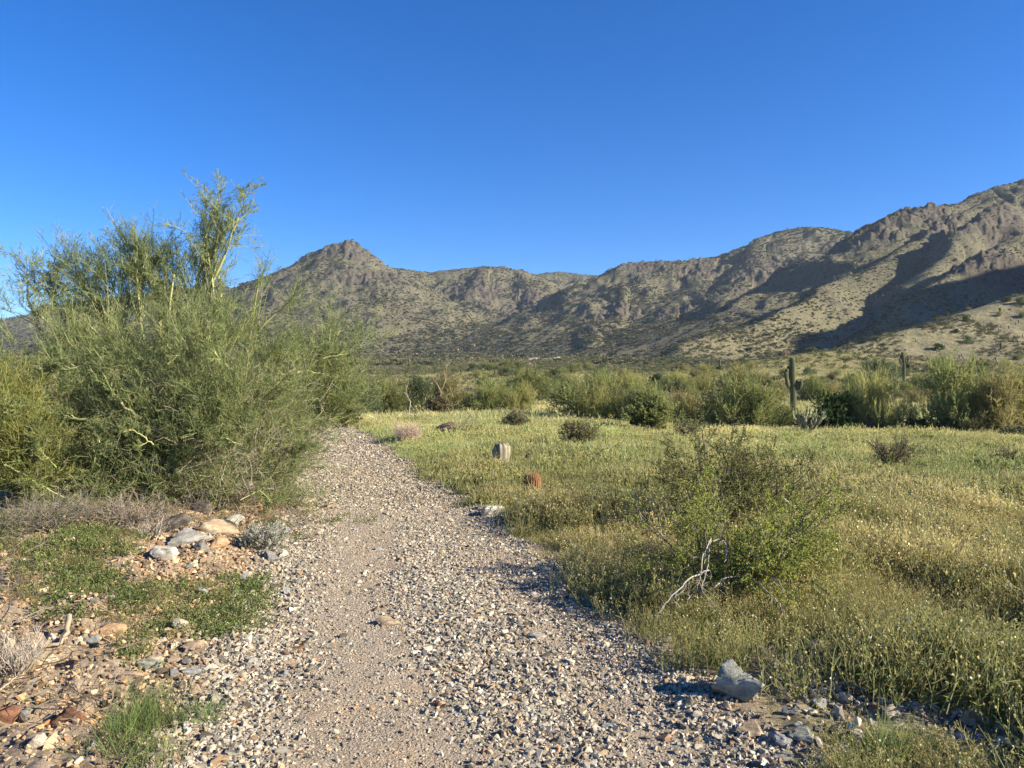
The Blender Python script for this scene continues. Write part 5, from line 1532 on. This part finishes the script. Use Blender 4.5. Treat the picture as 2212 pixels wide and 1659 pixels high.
def meadow_tint(x, y, rng):
    n = len(x)
    a = fbm(x / 1.6, y / 2.6, 3, 811); b = fbm(x / 5, y / 8, 3, 813); c = fbm(x * 1.7, y * 1.7, 2, 815)
    st = np.clip(smooth(.0, .55, a + .3 * c) * .75 + .95 * spotmap(x, y, [(1180,1085,110,25),(1400,1180,80,40),(1880,1060,160,25),(760,905,60,12),(1250,870,160,10),(1560,940,120,8),(1600,1010,60,12),(2050,1110,160,30),(1330,1420,90,60)]), 0, 1)[:, None]
    gr = np.clip(smooth(.0, .7, b) * .6 + spotmap(x, y, [(1320,985,130,18),(2100,1010,160,20),(1730,985,150,20),(1250,940,120,10),(1050,925,100,8),(2130,1070,90,18),(870,985,100,22)]), 0, 1)[:, None]
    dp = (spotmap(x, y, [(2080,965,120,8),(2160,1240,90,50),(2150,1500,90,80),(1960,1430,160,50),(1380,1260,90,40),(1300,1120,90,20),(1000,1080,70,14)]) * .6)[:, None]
    br = smooth(.25, .75, fbm(x * .9 + 9, y * .9, 3, 817))[:, None] * .35
    t = OLIVE * (1 - br) + BROWN * br
    t = t * (1 - gr * .85) + GREEN * gr * .85
    t = t * (1 - st * .8) + STRAW * st * .8
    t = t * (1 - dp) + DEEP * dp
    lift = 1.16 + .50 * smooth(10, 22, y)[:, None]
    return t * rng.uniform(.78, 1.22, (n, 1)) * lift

def grasses():
    rng = RS(831)
    herbs = [herb_clump(840 + i, 38, .20, .20, .0036, 'herb') for i in range(6)]
    herbs2 = [herb_clump(850 + i, 48, .34, .17, .0085, 'herb') for i in range(4)]
    blades2 = [herb_clump(860 + i, 90, .36, .16, .011, 'grass') for i in range(4)]
    herbs3 = [herb_clump(870 + i, 60, .6, .22, .022, 'grass') for i in range(4)]
    # near meadow
    def wedge(N, y0, y1, kx=.70):
        y = np.sqrt(rng.uniform(y0 ** 2, y1 ** 2, N)); x = rng.uniform(-kx, kx * 1.45, N) * y
        ps = path_s(x, y)
        return x, y, ps
    bare = [(2080,1195,130,28),(1960,1560,60,40),(1760,1450,40,25),(1850,1490,80,25),(2140,1620,90,30),(1430,1500,60,60),(1600,1480,60,30)]
    x, y, ps = wedge(12600, 2.3, 9.0)
    right = x > path_rx(y)
    edge = smooth(.0, .55, ps)
    keep = right & (rng.rand(len(x)) < .25 * smooth(-.02, .10, ps) + .75 * edge) & (rng.rand(len(x)) > .88 * spotmap(x, y, bare)) & (ps > -.02)
    keep &= rng.rand(len(x)) < .30 + .8 * smooth(-.5, .25, fbm(x * 1.1, y * 1.1, 3, 833))
    x = x[keep]; y = y[keep]; ps = ps[keep]
    s = rng.uniform(.55, 1.35, len(x)) * (.55 + .45 * smooth(0, .6, ps)) * (.72 + .75 * smooth(-.3, .6, fbm(x * .9, y * .9, 3, 851)))
    place('meadow_herbs', herbs, x, y, s, meadow_tint(x, y, rng), 'fine olive herbs with tiny pale flowers covering the near meadow', rng, .18)
    # middle meadow
    x, y, ps = wedge(21500, 8.5, 28)
    keep = (ps > .0) & ~((x < path_lx(y)) & (y < 12)) & (rng.rand(len(x)) < .35 + .65 * smooth(0, .5, ps)) 
    x = x[keep]; y = y[keep]; ps = ps[keep]
    s = rng.uniform(.5, 1.3, len(x)) * (.55 + .45 * smooth(0, .8, ps)) * (.8 + .45 * smooth(-.3, .6, fbm(x * .5, y * .35, 3, 853)))
    sel = rng.rand(len(x)) < .55
    place('meadow_herbs', herbs2, x[sel], y[sel], s[sel], meadow_tint(x[sel], y[sel], rng), 'olive herbs with pale seed heads across the middle meadow', rng, .15)
    place('meadow_grass', blades2, x[~sel], y[~sel], s[~sel], meadow_tint(x[~sel], y[~sel], rng), 'soft green and straw grass across the middle meadow', rng, .15)
    # far meadow and wash
    x, y, ps = wedge(18500, 26, 62)
    keep = (ps > .3) ; x = x[keep]; y = y[keep]
    place('meadow_grass', herbs3, x, y, rng.uniform(.6, 1.2, len(x)), meadow_tint(x, y, rng), 'pale green grass on the far part of the meadow', rng, .15)
    x, y, ps = wedge(26000, 58, 150)
    k = noise(x / 9, y / 9, 835) > -.55; x = x[k]; y = y[k]
    place('dry_plain_grass', herbs3, x, y, rng.uniform(.8, 1.6, len(x)), meadow_tint(x, y, rng) * [.95, .9, .9], 'dry grass tufts on the plain beyond the tree row', rng, .15)
    # weeds on the left bank
    weeds = [herb_clump(880 + i, 34, .15, .10, .0032, 'weed') for i in range(5)]
    bl = [herb_clump(890 + i, 46, .13, .15, .0032, 'grass') for i in range(4)]
    patches = [(100,1240,190,42,760),(230,1310,110,38,420),(330,1240,90,30,300),(60,1190,140,28,420),(470,1290,70,38,210),(500,1345,50,20,110),(440,1350,60,18,110),(545,1265,50,25,90),(280,1430,22,18,40),(560,1310,36,25,60),
               (15,1620,50,45,150),(650,1100,50,10,50),(765,1115,30,8,16),(640,1080,45,12,40),(620,1150,60,14,30),(330,1390,50,14,40),(715,1130,30,6,12),(200,1180,200,20,260),(2060,1180,140,26,160)]
    X = []; Y = []; Tt = []
    for px, py, rx, ry, n in patches:
        for _ in range(int(n * .17)):
            r = rng.normal(0, .62, 2)
            b = dirP(px + r[0] * rx, py + r[1] * ry)
            yy = EYE / max(-b[1], .05); X.append(b[0] * yy); Y.append(yy); Tt.append(rng.rand())
    x = np.array(X); y = np.array(Y); tt = np.array(Tt)[:, None]
    tint = np.array([.140, .175, .060]) * (1 - tt) + np.array([.250, .245, .105]) * tt
    place('bank_weeds', weeds, x, y, rng.uniform(.6, 1.25, len(x)), tint, 'low leafy green weeds with tiny pale flowers on the left bank', rng, .1)
    # bright green grass tufts
    gs = [(330,1590,60,55,150),(430,1530,45,30,55),(350,1650,60,25,80),(270,1540,70,30,50),(610,1068,50,22,110),(580,1085,40,16,50),(1690,1560,60,40,120),(1800,1560,40,30,40),(1900,1640,90,30,60),(240,1600,60,30,25),(1980,1600,90,40,50),(2120,1560,80,60,60),(700,1000,20,30,40),(690,960,14,20,40),(1560,1430,120,30,60)]
    X = []; Y = []
    for px, py, rx, ry, n in gs:
        for _ in range(int(n * .20)):
            r = rng.normal(0, .65, 2); b = dirP(px + r[0] * rx, py + r[1] * ry)
            yy = EYE / max(-b[1], .05); X.append(b[0] * yy); Y.append(yy)
    x = np.array(X); y = np.array(Y)
    tint = np.array([.17, .215, .070]) * rng.uniform(.75, 1.3, (len(x), 1)) * rng.uniform(.9, 1.1, (len(x), 3))
    place('green_grass', bl, x, y, rng.uniform(.5, 1.15, len(x)), tint, 'fresh green grass tufts on the left bank and lower right', rng, .2)
    # sparse dry herbs over the left bank
    N = 1500
    y = np.sqrt(rng.uniform(2.6 ** 2, 10 ** 2, N)); x = path_lx(y) - .15 - rng.rand(N) ** .8 * 4.5
    k = (np.abs(x) < .72 * y) & (fbm(x * 1.2, y * 1.2, 3, 839) > -.12); x = x[k]; y = y[k]
    place('dry_herbs', herbs, x, y, rng.uniform(.25, .6, len(x)), np.array([.24, .20, .10]) * rng.uniform(.7, 1.3, (len(x), 1)), 'sparse dry stalks on the stony left bank', rng, .3)
grasses()

def litter():
    rng = RS(911)
    protos = []
    for v in range(5):
        g = Geo(); n = 9
        S = np.stack([rng.normal(0, .10, n), rng.normal(0, .10, n), rng.uniform(.004, .02, n)], 1)
        a = lines(S, rng.normal(0, 1, (n, 3)) * [1, 1, .12], rng.uniform(.08, .28, n), 4, .2, .02, rng)
        g.strips(a, .006, .003, (1, 1, 1), rng, .4)
        S1, D1, L1 = spawn(a, 2, .3, .7, .4, np.full(n, .15), rng)
        g.strips(lines(S1, D1, L1, 3, .2, .05, rng), .004, .002, (.9, .9, .9), rng, .4)
        protos.append(g.mesh('twig_litter', M_GRASS))
    N = 2600
    y = np.sqrt(rng.uniform(2.6 ** 2, 10.5 ** 2, N)); x = path_lx(y) + .1 - rng.rand(N) * 5.5
    under = np.exp(-((y - 8.2) / 1.2) ** 2) + .8 * np.exp(-((x + 2.6) / .6) ** 2 - ((y - 4.0) / .8) ** 2)
    k = (np.abs(x) < .72 * y) & (rng.rand(N) < .16 + .8 * under); x = x[k]; y = y[k]
    place('twig_litter', protos, x, y, rng.uniform(.5, 1.3, len(x)), np.array([.30, .24, .17]) * rng.uniform(.4, 1.2, (len(x), 1)), 'dry twig litter on the left bank and under the thicket', rng, .12, .0)
litter()

def sticks():
    rng = RS(901)
    def stick(label, pts, r0, r1, col, side=0):
        b = p3(*pts[0]); b.z = Hs(b.x, b.y); o = link('fallen_branch', None, loc=b)
        P = []
        for px, py, lift in pts:
            g = groundP(px, py); P.append((g.x - b.x, g.y - b.y, g.z - b.z + lift))
        P = np.array(P); t = np.linspace(0, len(P) - 1, len(P) * 4)
        Q = np.stack([np.interp(t, np.arange(len(P)), P[:, i]) for i in range(3)], 1)[None]; Q = Q + rng.normal(0, .002, Q.shape)
        g = Geo(); g.tubes(Q, r0, r1, col, rng, 7)
        if side:
            S, D, L = spawn(Q, side, .2, .6, .3, np.array([np.linalg.norm(P[-1] - P[0])]), rng)
            g.tubes(lines(S, D, L, 4, .2, .0, rng), r1, .0015, col, rng, 4)
        o.data = None
        bpy.data.objects.remove(o)
        o = link('fallen_branch', g.mesh('fallen_branch', M_BARK, True), loc=b); tag(o, label, 'branch')
    stick('bent bleached stick propped up on the left bank above the dry stalks', [(148,1378,.13),(144,1385,.05),(128,1400,.02),(100,1402,.015),(50,1406,.02)], .016, .006, (.30,.235,.165), 0)
    stick('pale curved twig lying on the bank above the silvery shrublet', [(610,1088,.05),(618,1098,.05),(640,1112,.03),(668,1122,.02)], .007, .003, (.42,.38,.24), 2)
    stick('long thin dry stick slanting across the lower left edge', [(-5,1508,.03),(30,1490,.06),(70,1462,.10)], .006, .002, (.36,.30,.22), 3)
    stick('grey forked twig at the foot of the thicket, left of the rock pile', [(335,1175,.02),(345,1160,.06),(352,1150,.16)], .008, .003, (.36,.31,.25), 3)
sticks()
